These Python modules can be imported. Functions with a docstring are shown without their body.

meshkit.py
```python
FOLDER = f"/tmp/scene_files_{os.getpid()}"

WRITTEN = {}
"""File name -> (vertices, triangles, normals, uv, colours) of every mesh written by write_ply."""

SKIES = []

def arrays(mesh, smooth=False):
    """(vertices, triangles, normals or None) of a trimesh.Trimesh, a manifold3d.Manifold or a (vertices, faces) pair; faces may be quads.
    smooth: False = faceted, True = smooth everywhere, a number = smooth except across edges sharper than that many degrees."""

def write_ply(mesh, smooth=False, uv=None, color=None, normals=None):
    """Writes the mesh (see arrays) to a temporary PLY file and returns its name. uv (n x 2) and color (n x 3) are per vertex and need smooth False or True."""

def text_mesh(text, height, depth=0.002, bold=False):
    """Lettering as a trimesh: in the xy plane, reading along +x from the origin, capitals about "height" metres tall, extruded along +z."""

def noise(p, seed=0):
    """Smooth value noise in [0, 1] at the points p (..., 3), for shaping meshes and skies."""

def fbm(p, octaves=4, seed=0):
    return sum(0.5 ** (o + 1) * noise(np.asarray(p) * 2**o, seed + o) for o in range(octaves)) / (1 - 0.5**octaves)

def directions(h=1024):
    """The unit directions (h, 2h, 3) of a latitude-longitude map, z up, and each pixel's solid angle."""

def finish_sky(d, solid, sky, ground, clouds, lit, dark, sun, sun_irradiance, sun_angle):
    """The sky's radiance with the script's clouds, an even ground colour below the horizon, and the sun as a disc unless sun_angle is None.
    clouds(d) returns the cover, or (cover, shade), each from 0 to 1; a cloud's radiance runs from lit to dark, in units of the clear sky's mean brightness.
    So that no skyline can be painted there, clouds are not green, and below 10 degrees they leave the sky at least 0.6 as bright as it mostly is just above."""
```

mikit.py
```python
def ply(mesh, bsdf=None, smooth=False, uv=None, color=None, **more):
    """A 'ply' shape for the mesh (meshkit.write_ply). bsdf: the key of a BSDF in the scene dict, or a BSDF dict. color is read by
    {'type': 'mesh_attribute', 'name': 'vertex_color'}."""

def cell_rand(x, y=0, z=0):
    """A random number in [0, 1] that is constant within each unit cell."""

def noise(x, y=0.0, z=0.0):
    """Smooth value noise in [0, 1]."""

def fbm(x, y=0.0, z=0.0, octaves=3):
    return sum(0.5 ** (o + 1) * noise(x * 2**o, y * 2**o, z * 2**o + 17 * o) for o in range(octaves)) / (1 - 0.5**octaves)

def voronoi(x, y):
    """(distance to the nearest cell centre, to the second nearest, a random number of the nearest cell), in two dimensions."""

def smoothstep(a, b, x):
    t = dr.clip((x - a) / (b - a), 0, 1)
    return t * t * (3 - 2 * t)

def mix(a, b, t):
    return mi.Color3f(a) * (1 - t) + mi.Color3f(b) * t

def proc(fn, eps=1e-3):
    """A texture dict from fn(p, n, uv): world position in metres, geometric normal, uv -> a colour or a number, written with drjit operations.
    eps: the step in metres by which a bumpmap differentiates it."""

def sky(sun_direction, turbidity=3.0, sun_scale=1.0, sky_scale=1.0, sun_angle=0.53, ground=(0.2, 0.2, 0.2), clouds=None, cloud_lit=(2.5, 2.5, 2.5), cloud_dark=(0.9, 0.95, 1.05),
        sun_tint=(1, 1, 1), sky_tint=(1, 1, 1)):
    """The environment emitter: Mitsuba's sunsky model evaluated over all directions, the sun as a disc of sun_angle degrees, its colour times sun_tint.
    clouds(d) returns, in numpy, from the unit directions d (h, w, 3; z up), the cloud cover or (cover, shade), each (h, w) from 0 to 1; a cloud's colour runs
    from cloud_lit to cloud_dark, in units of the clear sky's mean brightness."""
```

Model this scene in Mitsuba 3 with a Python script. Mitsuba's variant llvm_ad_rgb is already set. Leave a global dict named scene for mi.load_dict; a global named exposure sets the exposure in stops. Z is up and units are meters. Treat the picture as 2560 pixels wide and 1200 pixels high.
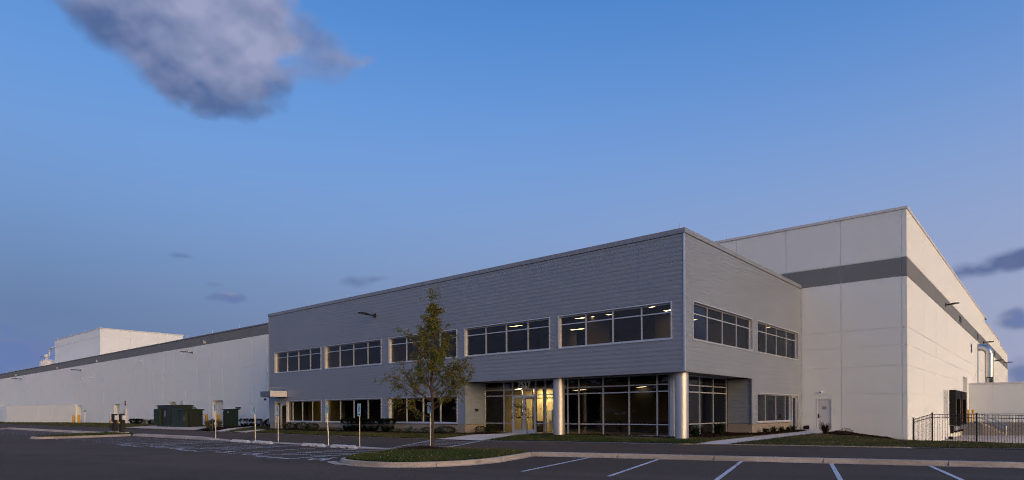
import math
import numpy as np
import drjit as dr
import mitsuba as mi
import mikit
import meshkit
import trimesh
from scipy.interpolate import RBFInterpolator
from shapely.geometry import Polygon, LineString, box as sbox, Point
from shapely.ops import unary_union
from shapely import affinity

T = mi.ScalarTransform4f
scene, labels = {}, {}
rng = np.random.default_rng(7517)

# ------------------------------------------------------------------ camera, sky, exposure
# World: origin under the office's near corner, x along its front, y along its side, z up, metres.
exposure = 3.0
CAM = np.array([13.909, -29.560, 1.62])
FWD = np.array([-0.65038, 0.75961, 0.0])
ROLL = math.radians(-0.2923)
RIGHT = np.array([FWD[1], -FWD[0], 0.0])
UP = np.array([0, 0, math.cos(ROLL)]) - RIGHT * math.sin(ROLL)
scene['camera'] = {'type': 'perspective', 'fov': 78.211, 'fov_axis': 'x', 'near_clip': 0.1, 'far_clip': 6000.0,
                   'principal_point_offset_x': 0.0, 'principal_point_offset_y': -432.8 / 1200,
                   'to_world': T().look_at(origin=CAM.tolist(), target=(CAM + FWD).tolist(), up=UP.tolist())}

SUN_AZ, SUN_EL = math.radians(-17), math.radians(6)
SUN = [math.cos(SUN_EL) * math.cos(SUN_AZ), math.cos(SUN_EL) * math.sin(SUN_AZ), math.sin(SUN_EL)]


def clouds(d):
    """The dusk sky's haze layer (earth shadow opposite the sunset) and its clouds, in azimuth and elevation degrees."""
    az = np.degrees(np.arctan2(d[..., 1], d[..., 0]))
    el = np.degrees(np.arcsin(np.clip(d[..., 2], -1, 1)))
    a = (az + 360) % 360
    anti = np.minimum(np.abs(a - 168), 360 - np.abs(a - 168))
    away = np.clip(anti / 85.0, 0, 1)
    cover = 0.95 * np.exp(-(np.maximum(el, 0) / 22.0) ** 2.5) + 0.01
    shade = np.clip(0.88 - 0.84 * away ** 1.1, 0, 1) * np.exp(-(np.maximum(el - 4, 0) / 22.0) ** 2)
    x = a * 0.88

    def nz(sx, sy, oct, seed):
        return meshkit.fbm(np.stack([x / sx, el / sy, 0 * a + seed], -1), oct, seed=seed)
    n1, n2, n3 = nz(4.4, 3.4, 6, 3), nz(3.0, 2.3, 6, 9), nz(7.0, 1.5, 5, 21)
    fine = nz(1.15, 0.9, 6, 5)
    a2 = a + 3.4 * (n2 - 0.5) + 1.3 * (nz(1.3, 1.1, 4, 31) - 0.5)
    e2 = el + 2.3 * (n1 - 0.5) + 1.0 * (nz(1.4, 1.0, 4, 37) - 0.5)
    den, dsh, tw = 0, 0, 1e-6
    for ca, ce, ra, re, w, sh_ in ((164.5, 28.2, 2.2, .8, .75, .85), (162.3, 27.6, 2.2, 1.2, .95, .95), (161.5, 30.2, 4.2, 1.4, 1.2, .50), (157.6, 30.1, 5.7, 2.2, 1.6, .0),
                                   (158.8, 27.4, 2.6, 1.7, 1.2, .75), (155.6, 27.8, 3.7, 2.3, 1.5, .06), (153.8, 30.3, 3.3, 2.2, 1.4, .05), (157.7, 25.2, 2.5, 1.2, 1.1, 1.0),
                                   (155.0, 25.8, 2.8, 1.5, 1.0, .7), (155.9, 23.7, 1.2, .8, .55, 1.0), (153.5, 24.1, 1.9, .8, .62, .95), (151.9, 25.8, 1.9, 1.1, .5, .8),
                                   (150.6, 27.9, 1.3, .75, -.9, .0), (151.3, 29.3, 2.0, 1.7, .75, .3), (150.0, 27.4, 2.0, .8, .6, .45), (146.0, 28.0, 2.0, 1.5, .62, .3), (147.7, 29.6, 2.0, 1.5, .4, .4), (144.0, 28.4, 2.1, .55, .3, .5)):
        g = w * np.exp(-((a2 - ca) / ra) ** 2 - ((e2 - ce) / re) ** 2)
        den, dsh, tw = den + g, dsh + g * g * sh_ * (w > 0), tw + g * g * (w > 0)
    den = den * (0.36 + 0.60 * n2 + 0.65 * fine) - 0.20 - 0.40 * (fine - 0.5)
    c1 = np.clip(den / 0.95, 0, 1)
    c1 = 0.90 * (1 - (1 - c1) ** 1.7)
    s1 = np.clip(0.22 + 0.8 * dsh / tw + 0.55 * (0.5 - nz(2.2, 1.6, 5, 41)) + 0.50 * (0.5 - fine), 0.10, 1)

    def streak(ca, ce, ra, re, k, tilt=0.0):
        return k * np.exp(-((a + 1.6 * (n2 - .5) - ca) / ra) ** 2 - ((el + tilt * (a - ca) + 0.8 * (n1 - .5) - ce) / re) ** 2)
    low = streak(92.0, 10.5, 3.6, 0.62, 1.5, .08) + streak(88.5, 10.9, 3.0, .55, 1.0, .06) + streak(91.6, 6.35, 1.5, .55, 1.2) + streak(92.3, 7.1, .7, .3, .7) + streak(91.4, 2.6, 1.3, 1.2, 1.0) \
        + streak(168.6, 4.6, 3.2, .85, 2.2) + streak(169.5, 6.0, 1.8, .4, 1.0) + streak(170.0, 3.0, 2.2, .6, 1.4) + streak(155.0, 9.5, 1.15, .34, 1.25) + streak(158.2, 12.5, 1.0, .22, .6) \
        + streak(156.6, 10.4, 1.8, .25, .5) + streak(152.6, 10.8, 2.2, .25, .4) + streak(144.8, 11.5, 1.7, .5, .62) + streak(142.6, 11.9, 1.6, .3, .4) \
        + streak(60, 7, 12, 1.2, .7) + streak(205, 8, 10, 1.4, .7) + streak(300, 9, 16, 1.5, .7) + streak(20, 6, 14, 1.3, .7)
    c2 = np.clip(1.5 * low * (0.1 + 1.1 * n3 + 1.2 * (fine - .3)) - 0.30, 0, 0.9)
    top = np.clip(streak(155.0, 9.75, .9, .22, 1.0) + streak(169.4, 5.3, 1.2, .16, .5) + streak(168.2, 2.9, .8, .15, .5) + streak(91.0, 3.4, 1.2, .4, .8), 0, 1)
    s2 = np.clip(1.05 + 0.6 * (0.5 - n1) - 0.75 * top, 0.1, 1)
    tot = 1 - (1 - cover) * (1 - c1) * (1 - c2)
    w0, w1, w2 = cover * (1 - c1) * (1 - c2), c1 * (1 - c2), c2
    sh = (w0 * shade + w1 * s1 + w2 * s2) / np.maximum(w0 + w1 + w2, 1e-6)
    return np.clip(tot, 0, 1), np.clip(sh, 0, 1)


scene['sky'] = mikit.sky(SUN, turbidity=3, sun_scale=0.58, sky_scale=1.0, sun_angle=44, ground=(0.08, 0.08, 0.09), clouds=clouds,
                         cloud_lit=(1.24, 1.28, 1.80), cloud_dark=(0.275, 0.415, 0.90), sky_tint=(0.345, 0.89, 1.84), sun_tint=(0.96, 1.24, 2.7))


# ------------------------------------------------------------------ materials
def rgb(*c):
    return {'type': 'rgb', 'value': list(c) if len(c) == 3 else [c[0]] * 3}


def mat(name, base, rough=0.6, spec=0.5, metal=0.0, bump=None, **k):
    b = {'type': 'principled', 'base_color': base if isinstance(base, dict) else rgb(*base), 'roughness': rough, 'specular': spec, 'metallic': metal, **k}
    if bump:
        b = {'type': 'bumpmap', 'tex': mikit.proc(bump[0], eps=bump[2]), 'scale': bump[1], 'bsdf': b}
    scene['m_' + name] = {'type': 'twosided', 'bsdf': b}
    return 'm_' + name


fbm, noise, mix, smoothstep = mikit.fbm, mikit.noise, mikit.mix, mikit.smoothstep


def f_asphalt(p, n, uv):
    big = fbm(p.x * 0.11 + 3, p.y * 0.11, 0, 3)
    mid = fbm(p.x * 1.3, p.y * 1.3, 0, 3)
    grit = noise(p.x * 38, p.y * 38, 1.0)
    lanew = smoothstep(0.45, 0.75, fbm((p.x * 0.96 + p.y * 0.28) * 0.05 + 2, (p.y * 0.96 - p.x * 0.28) * 0.55, 7.0, 3))
    patch = smoothstep(0.60, 0.72, fbm(p.x * 0.35 + 11, p.y * 0.35, 4.0, 4))
    v = 0.060 * (0.80 + 0.28 * big + 0.14 * mid + 0.35 * (grit - 0.5)) * (1 - 0.16 * patch) * (1 + 0.16 * (lanew - 0.5))
    return mi.Color3f(v * 1.30, v * 0.98, v * 0.72)


def f_paint(p, n, uv):
    wear = fbm(p.x * 0.9, p.y * 0.9, 2.0, 3)
    grit = noise(p.x * 6, p.y * 6, 0)
    w = smoothstep(0.55, 0.85, wear * 0.9 + grit * 0.1)
    return mix([0.50, 0.505, 0.52], [0.14, 0.14, 0.145], 0.7 * w)


def f_kerb(p, n, uv):
    a = fbm(p.x * 0.9, p.y * 0.9, p.z * 2.0, 4)
    b = noise(p.x * 24, p.y * 24, p.z * 24)
    st = smoothstep(0.58, 0.80, fbm(p.x * 2.6 + 7, p.y * 2.6, p.z * 5, 3))
    c = mix([0.43, 0.375, 0.315], [0.31, 0.27, 0.225], smoothstep(0.3, 0.7, a))
    c = c * (0.9 + 0.2 * b)
    return mix(c, [0.20, 0.165, 0.13], 0.55 * st)


def f_walk(p, n, uv):
    a = fbm(p.x * 0.6, p.y * 0.6, 0, 4)
    b = noise(p.x * 30, p.y * 30, 0)
    return mi.Color3f(0.42, 0.395, 0.365) * (0.84 + 0.25 * a + 0.08 * b)


def f_white(p, n, uv):
    a = fbm(p.x * 0.13 + 5, p.y * 0.13, p.z * 0.16, 3)
    s = noise((p.x + p.y) * 1.7, 0.0, p.z * 0.12)
    low = smoothstep(1.1, -0.3, p.z + 0.7 * fbm(p.x * 0.5, p.y * 0.5, 3.0, 3))
    v = 0.775 + 0.03 * (a - 0.5) + 0.012 * (s - 0.5)
    return mix(mi.Color3f(v * .96, v * 0.985, v * 0.935), [0.62, 0.60, 0.57], 0.22 * low)


def f_stripe(p, n, uv):
    v = 0.190 + 0.02 * (fbm(p.x * 0.3, p.y * 0.3, p.z * 0.3, 3) - 0.5)
    return mi.Color3f(v * 0.97, v, v * 1.0)


def f_base(p, n, uv):
    v = 0.9 + 0.22 * (fbm(p.x * 1.2, p.y * 1.2, p.z * 1.6, 4) - 0.5) + 0.12 * (noise(p.x * 40, p.y * 40, p.z * 40) - 0.5)
    return mi.Color3f(0.30, 0.262, 0.215) * v


def f_clad(p, n, uv):
    v = 1 + 0.10 * (fbm(p.x * 0.35, p.y * 0.35, p.z * 0.25, 3) - 0.5)
    return mi.Color3f(0.230, 0.262, 0.312) * v


def f_mulch(p, n, uv):
    a = fbm(p.x * 9, p.y * 9, 0, 3)
    return mix([0.012, 0.007, 0.005], [0.055, 0.028, 0.018], smoothstep(0.3, 0.75, a))


def f_soil(p, n, uv):
    a = fbm(p.x * 0.8, p.y * 0.8, 0, 4)
    return mix([0.035, 0.045, 0.016], [0.085, 0.075, 0.035], smoothstep(0.35, 0.7, a))


def f_gravel(p, n, uv):
    a, b, c = mikit.voronoi(p.x * 14, p.y * 14)
    return mi.Color3f(0.40, 0.36, 0.31) * (0.5 + 0.7 * c)


def f_green(p, n, uv):
    v = 1 + 0.35 * (fbm(p.x * 0.9, p.y * 0.9, p.z * 0.7, 3) - 0.5)
    return mi.Color3f(0.016, 0.030, 0.015) * v


def f_slab(p, n, uv):
    a = fbm(p.x * 0.25, p.y * 0.25, 0, 4)
    return mi.Color3f(0.40, 0.345, 0.30) * (0.78 + 0.35 * a)


def f_retain(p, n, uv):
    a = fbm(p.x * 0.7, p.y * 0.7, p.z * 1.1, 4)
    return mi.Color3f(0.26, 0.245, 0.22) * (0.75 + 0.5 * a)


def f_bark(p, n, uv):
    a = fbm(p.x * 30, p.y * 30, p.z * 6, 3)
    return mix([0.035, 0.024, 0.019], [0.11, 0.08, 0.062], a)


mat('asphalt', mikit.proc(f_asphalt), 0.85, 0.2)
mat('paint', mikit.proc(f_paint), 0.6, 0.4)
mat('kerb', mikit.proc(f_kerb), 0.85, 0.3)
mat('walk', mikit.proc(f_walk), 0.85, 0.3)
mat('white', mikit.proc(f_white), 0.72, 0.3)
mat('stripe', mikit.proc(f_stripe), 0.7, 0.3)
mat('base', mikit.proc(f_base), 0.9, 0.2)
mat('clad', mikit.proc(f_clad), 0.42, 0.5)
mat('trim', (0.225, 0.245, 0.28), 0.4, 0.5)
mat('fascia', (0.12, 0.14, 0.17), 0.4, 0.5)
mat('stop', (0.60, 0.58, 0.55), 0.85, 0.3)
mat('coping_white', (0.62, 0.61, 0.60), 0.5, 0.4)
mat('alu', (0.60, 0.60, 0.61), 0.38, 0.5, 0.55)
mat('column', (0.66, 0.64, 0.62), 0.46, 0.5, 0.85)
mat('galv', (0.60, 0.61, 0.62), 0.28, 0.5, 0.95)
mat('mulch', mikit.proc(f_mulch), 0.95, 0.1, bump=(lambda p, n, uv: fbm(p.x * 16, p.y * 16, 0, 3), 0.05, 4e-3))
mat('soil', mikit.proc(f_soil), 0.95, 0.1)
mat('gravel', mikit.proc(f_gravel), 0.9, 0.2)
mat('green', mikit.proc(f_green), 0.38, 0.5)
mat('green_dark', (0.010, 0.016, 0.010), 0.4, 0.5)
mat('slab', mikit.proc(f_slab), 0.85, 0.3)
mat('retain', mikit.proc(f_retain), 0.85, 0.3)
mat('bark', mikit.proc(f_bark), 0.9, 0.2)
mat('black', (0.010, 0.010, 0.011), 0.40, 0.5)
mat('rubber', (0.009, 0.009, 0.009), 0.75, 0.3)
mat('yellow', (0.62, 0.33, 0.02), 0.45, 0.5)
mat('plastic_white', (0.72, 0.71, 0.69), 0.35, 0.5)
mat('door', (0.60, 0.60, 0.60), 0.5, 0.4)
mat('sign_white', (0.52, 0.76, 0.74), 0.45, 0.5)
mat('sign_blue', (0.012, 0.05, 0.30), 0.45, 0.5)
mat('sign_green', (0.015, 0.16, 0.10), 0.45, 0.5)
mat('sign_post', (0.66, 0.64, 0.55), 0.30, 0.5, 0.75)
mat('letter', (0.85, 0.85, 0.84), 0.45, 0.5)
mat('red', (0.16, 0.008, 0.008), 0.4, 0.5)
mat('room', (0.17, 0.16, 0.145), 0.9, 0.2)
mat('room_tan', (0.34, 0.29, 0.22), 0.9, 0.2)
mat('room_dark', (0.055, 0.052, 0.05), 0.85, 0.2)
mat('room_warm', (0.70, 0.60, 0.36), 0.9, 0.2)
mat('room_olive', (0.42, 0.36, 0.12), 0.9, 0.2)
mat('tile', (0.20, 0.19, 0.18), 0.5, 0.4)
mat('skylight', (0.014, 0.014, 0.016), 0.15, 0.5)
scene['m_glass'] = {'type': 'thindielectric', 'int_ior': 1.5, 'specular_transmittance': rgb(0.45, 0.42, 0.37), 'specular_reflectance': rgb(0.40, 0.42, 0.46)}
vc = {'type': 'mesh_attribute', 'name': 'vertex_color'}
scene['m_leaf'] = {'type': 'principledthin', 'base_color': vc, 'roughness': 0.5, 'diff_trans': 0.6, 'spec_trans': 0.0}
scene['m_grass'] = {'type': 'twosided', 'bsdf': {'type': 'principled', 'base_color': vc, 'roughness': 0.7, 'specular': 0.25}}


# ------------------------------------------------------------------ mesh helpers
class MB:
    def __init__(self):
        self.V, self.F, self.C, self.n = [], [], [], 0

    def add(self, v, f, c=None):
        v, f = np.asarray(v, float), np.asarray(f, int)
        if f.shape[1] == 4:
            f = np.vstack([f[:, [0, 1, 2]], f[:, [0, 2, 3]]])
        self.V.append(v); self.F.append(f + self.n); self.n += len(v)
        if c is not None:
            self.C.append(np.broadcast_to(np.asarray(c, float), (len(v), 3)))
        return self

    def box(self, x0, y0, z0, x1, y1, z1):
        x0, x1, y0, y1, z0, z1 = min(x0, x1), max(x0, x1), min(y0, y1), max(y0, y1), min(z0, z1), max(z0, z1)
        v = [[x, y, z] for z in (z0, z1) for y in (y0, y1) for x in (x0, x1)]
        return self.add(v, [[0, 2, 3, 1], [4, 5, 7, 6], [0, 1, 5, 4], [1, 3, 7, 5], [3, 2, 6, 7], [2, 0, 4, 6]])

    def cbox(self, x0, y0, z0, x1, y1, z1, b=0.01):
        """a box with chamfered upright and top edges"""
        x0, x1, y0, y1, z0, z1 = min(x0, x1), max(x0, x1), min(y0, y1), max(y0, y1), min(z0, z1), max(z0, z1)

        def ring(i, z):
            return [[x0 + i + b, y0 + i, z], [x1 - i - b, y0 + i, z], [x1 - i, y0 + i + b, z], [x1 - i, y1 - i - b, z],
                    [x1 - i - b, y1 - i, z], [x0 + i + b, y1 - i, z], [x0 + i, y1 - i - b, z], [x0 + i, y0 + i + b, z]]
        v = ring(0, z0) + ring(0, z1 - b) + ring(b, z1)
        f = []
        for k in (0, 8):
            for i in range(8):
                j = (i + 1) % 8
                f += [[k + i, k + j, k + j + 8], [k + i, k + j + 8, k + i + 8]]
        f += [[16, 16 + i, 17 + i] for i in range(1, 7)] + [[0, i + 1, i] for i in range(1, 7)]
        return self.add(v, f)

    def quad(self, a, b, c, d):
        return self.add([a, b, c, d], [[0, 1, 2, 3]])

    def beam(self, p, q, w, h, up=(0, 0, 1)):
        p, q = np.asarray(p, float), np.asarray(q, float)
        t = (q - p) / np.linalg.norm(q - p)
        up = np.asarray(up, float)
        if abs(t @ up) > 0.98:
            up = np.array([1.0, 0, 0])
        s = np.cross(t, up); s /= np.linalg.norm(s)
        u = np.cross(s, t)
        v = [e + s * a * w / 2 + u * b * h / 2 for e in (p, q) for b in (-1, 1) for a in (-1, 1)]
        return self.add(v, [[0, 2, 3, 1], [4, 5, 7, 6], [0, 1, 5, 4], [1, 3, 7, 5], [3, 2, 6, 7], [2, 0, 4, 6]])

    def tube(self, pts, rad, n=8, caps=True):
        p = np.asarray(pts, float)
        r = np.broadcast_to(np.asarray(rad, float), (len(p),))
        t = np.gradient(p, axis=0); t /= np.linalg.norm(t, axis=1, keepdims=True) + 1e-12
        ref = np.array([0, 0, 1.0]) if abs(t[:, 2]).mean() < 0.8 else np.array([1.0, 0, 0])
        a = np.cross(t, ref); a /= np.linalg.norm(a, axis=1, keepdims=True) + 1e-12
        b = np.cross(t, a)
        ang = np.arange(n) * 2 * np.pi / n
        v = (p[:, None] + r[:, None, None] * (np.cos(ang)[None, :, None] * a[:, None] + np.sin(ang)[None, :, None] * b[:, None])).reshape(-1, 3)
        f = []
        for i in range(len(p) - 1):
            for j in range(n):
                k = (j + 1) % n
                f += [[i * n + j, i * n + k, (i + 1) * n + k], [i * n + j, (i + 1) * n + k, (i + 1) * n + j]]
        if caps:
            m = (len(p) - 1) * n
            f += [[0, j + 1, j] for j in range(1, n - 1)] + [[m, m + j, m + j + 1] for j in range(1, n - 1)]
        return self.add(v, f)

    def lathe(self, cx, cy, prof, n=24):
        ang = np.arange(n) * 2 * np.pi / n
        v = np.array([[cx + r * math.cos(t), cy + r * math.sin(t), z] for r, z in prof for t in ang])
        f = []
        for i in range(len(prof) - 1):
            for j in range(n):
                k = (j + 1) % n
                f += [[i * n + j, i * n + k, (i + 1) * n + k], [i * n + j, (i + 1) * n + k, (i + 1) * n + j]]
        return self.add(v, f)

    def prism(self, poly, z0, z1, zf=None):
        m = trimesh.creation.extrude_polygon(poly, z1 - z0, engine='earcut')
        v = np.array(m.vertices); v[:, 2] += z0
        return self.add(v, m.faces)

    def xf(self, fn):
        self.V = [np.array([fn(*r) for r in v]) for v in self.V]
        return self

    def mesh(self):
        return np.vstack(self.V), np.vstack(self.F)

    def cols(self):
        return np.vstack(self.C)


def numbered(name):
    if name not in scene and name not in labels and not any(k.startswith(name + '__') for k in _roots.get(name, ())):
        return name
    i = 1
    while f'{name}_{i:03d}' in scene or f'{name}_{i:03d}' in labels:
        i += 1
    return f'{name}_{i:03d}'


_roots = {}


def part(parent, name, mb, m, smooth=False, color=False, **more):
    key = numbered(parent + '__' + name if parent else name)
    s = mikit.ply(mb.mesh(), m, smooth=smooth, color=mb.cols() if color else None, **more)
    scene[key] = s
    return key


def thing(name, label, cat, group=None, kind=None):
    key = numbered(name)
    labels[key] = {'label': label, 'category': cat}
    if group:
        labels[key]['group'] = group
    if kind:
        labels[key]['kind'] = kind
    return key


def single(name, mb, m, label, cat, group=None, kind=None, smooth=False, color=False):
    key = thing(name, label, cat, group, kind)
    scene[key] = mikit.ply(mb.mesh(), m, smooth=smooth, color=mb.cols() if color else None)
    return key


def structure(name, mb=None, m=None, label=None, smooth=False):
    key = numbered(name)
    labels[key] = {'kind': 'structure', 'label': label or name.replace('_', ' '), 'category': name.replace('_', ' ')}
    if mb is not None:
        scene[key] = mikit.ply(mb.mesh(), m, smooth=smooth)
    return key


# ------------------------------------------------------------------ terrain
LANE = np.array([[-260, -2.6], [-60, -3.6], [-42, -3.95], [-26, -4.2], [-15, -4.35], [-9.5, -4.2], [-7.9, -3.73], [-3.4, -2.54], [0.41, -1.9],
                 [2.4, -1.0], [7, 0.18], [9.84, 0.8], [13.1, 2.1], [20, 4.2], [60, 16.0], [140, 40.0]])
TH = math.radians(16.6)


def s_of(x, y):
    return np.minimum(y + 11.2, -math.sin(TH) * (x + 1.1) + math.cos(TH) * (y + 11.0))


_cp = np.array([(-3.4, -2.5, .1), (-6, -3.2, .1), (.4, -1.9, .1), (2.4, -1, .1), (7, .2, .1), (9.8, .8, .1), (13.1, 2.1, .1), (20, 4.2, .1), (40, 10, .1),
                (0, 0, .2), (-2, 2, .23), (-8, 1.5, .27), (-6, 0, .22), (-4, 1.9, .25), (0, 5, .25), (0, 9.3, .26), (0, 14, .27), (0, 19.4, .28), (1.5, 19.4, .285), (1.5, 10, .26), (2.8, 10, .24), (2.7, 17, .26),
                (2.3, 19.4, .27), (2.7, 19.3, .2), (3.3, 19.3, .08), (4.4, 19.3, -.09), (5.7, 19.3, -.22), (6.0, 19.3, -.33), (6.3, 19.3, -.45), (6.7, 19.0, -.6), (4, 14, .17), (5, 10, .13), (7, 10, .03), (6.6, 13, -.12),
                (9.08, 10.5, -.07), (10.7, 11.4, -.10), (12.84, 10.6, -.14), (7.95, 11.42, -.28), (10, 6, .03), (12, 6, .03), (16, 10.2, -.12), (20, 10, -.1),
                (10, 13.2, -.5), (13, 13, -.55), (18, 13, -.5), (40, 14, -.5), (7.6, 13.2, -.62)], float)
_rbf = RBFInterpolator(_cp[:, :2], _cp[:, 2], kernel='linear')


def zf(x, y):
    x, y = np.atleast_1d(np.asarray(x, float)), np.atleast_1d(np.asarray(y, float))
    s = s_of(x, y)
    z = 0.012 * np.clip(s, 0, 8.4)
    ylane = np.interp(x, LANE[:, 0], LANE[:, 1])
    g = np.clip((y - ylane) / 3.6, 0, 1)
    zg = z + (0.26 - z) * g * g * (3 - 2 * g)
    right = np.clip((x + 9.0) / 5.0, 0, 1); right = right * right * (3 - 2 * right)
    inside = y > ylane
    out = np.where(inside, zg, z)
    if inside.any() and (right[inside] > 0).any():
        k = inside & (right > 0)
        r = np.clip(_rbf(np.stack([x[k], y[k]], 1)), -0.95, 0.32)
        edge = np.clip((y[k] - ylane[k]) / 0.7, 0, 1)
        r = r * edge + z[k] * (1 - edge)
        out[k] = out[k] * (1 - right[k]) + r * right[k]
    return out


def drape(mb, poly, cell, dz, color=None):
    """The polygon as a sheet lying dz above the terrain, cut along a square grid."""
    x0, y0, x1, y1 = poly.bounds
    shapely_cells = []
    for i in range(math.floor(x0 / cell), math.ceil(x1 / cell)):
        for j in range(math.floor(y0 / cell), math.ceil(y1 / cell)):
            c = poly.intersection(sbox(i * cell, j * cell, (i + 1) * cell, (j + 1) * cell))
            for g in getattr(c, 'geoms', [c]):
                if g.geom_type == 'Polygon' and g.area > 1e-5:
                    shapely_cells.append(g)
    for g in shapely_cells:
        v2, f = trimesh.creation.triangulate_polygon(g, engine='earcut')
        v2 = np.asarray(v2)
        if len(f) == 0:
            continue
        a = v2[f[:, 1]] - v2[f[:, 0]]; b = v2[f[:, 2]] - v2[f[:, 0]]
        flip = (a[:, 0] * b[:, 1] - a[:, 1] * b[:, 0]) < 0
        f = np.where(flip[:, None], f[:, ::-1], f)
        z = zf(v2[:, 0], v2[:, 1]) + dz
        v = np.column_stack([v2, z])
        mb.add(v, f, color(v) if color else None)
    return mb


def flat(mb, poly, z):
    for g in getattr(poly, 'geoms', [poly]):
        v2, f = trimesh.creation.triangulate_polygon(g, engine='earcut')
        v2 = np.asarray(v2)
        a = v2[f[:, 1]] - v2[f[:, 0]]; b = v2[f[:, 2]] - v2[f[:, 0]]
        f = np.where(((a[:, 0] * b[:, 1] - a[:, 1] * b[:, 0]) < 0)[:, None], f[:, ::-1], f)
        mb.add(np.column_stack([v2, np.full(len(v2), z)]), f)
    return mb


DOCK = Polygon([(6.64, 14.2), (8.2, 13.6), (90, 14.2), (90, 60.6), (6.64, 60.6)])
FOOT = Polygon([(-200, 6.25), (-41, 6.25), (-41, 0.02), (-15.5, 0.02), (-15.5, 1.95), (-1.65, 1.95), (-1.65, 9.3), (-.05, 9.3), (-.05, 19.45), (6.6, 19.45), (6.6, 150), (-200, 150)])
# the base ground reaches the horizon a little below every sheet that lies on it
far = sbox(-3000, -3000, 3000, 3000)
structure('ground', flat(MB(), far.difference(DOCK.buffer(0.0)).difference(sbox(-14, -6, 45, 22).difference(DOCK)), -0.06), 'm_soil', 'dark earth and rough grass around the site')
structure('dock_yard', flat(MB(), DOCK.buffer(0.3), -0.95), 'm_slab', 'concrete truck yard below the loading dock behind the fence')

# ------------------------------------------------------------------ asphalt, kerbs, markings
CURVE = [(-260, -11.2), (-0.9, -11.2), (0, -10.68), (40, 40 * math.tan(TH) - 10.68), (140, 140 * math.tan(TH) - 10.68)]
lot = Polygon([(-260, -140), (140, -140)] + CURVE[::-1])
lane_poly = Polygon(CURVE + [tuple(p) for p in LANE[::-1]])
mb = flat(MB(), lot, 0.0)
near = lane_poly.intersection(sbox(-120, -20, 44, 30))
for piece in (near, lane_poly.difference(sbox(-120, -20, 44, 30))):
    for g in getattr(piece, 'geoms', [piece]):
        drape(mb, g, 2.0 if piece is near else 10.0, 0.0)
LOT = structure('parking_lot', mb, 'm_asphalt', 'dark asphalt parking lot and drive lane')


def mark(name, pts, w=None, lab=None):
    poly = LineString(pts).buffer(w / 2, cap_style=2, join_style=2) if w else Polygon(pts)
    part(LOT, name, drape(MB(), poly, 2.0, 0.005), 'm_paint')


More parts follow.
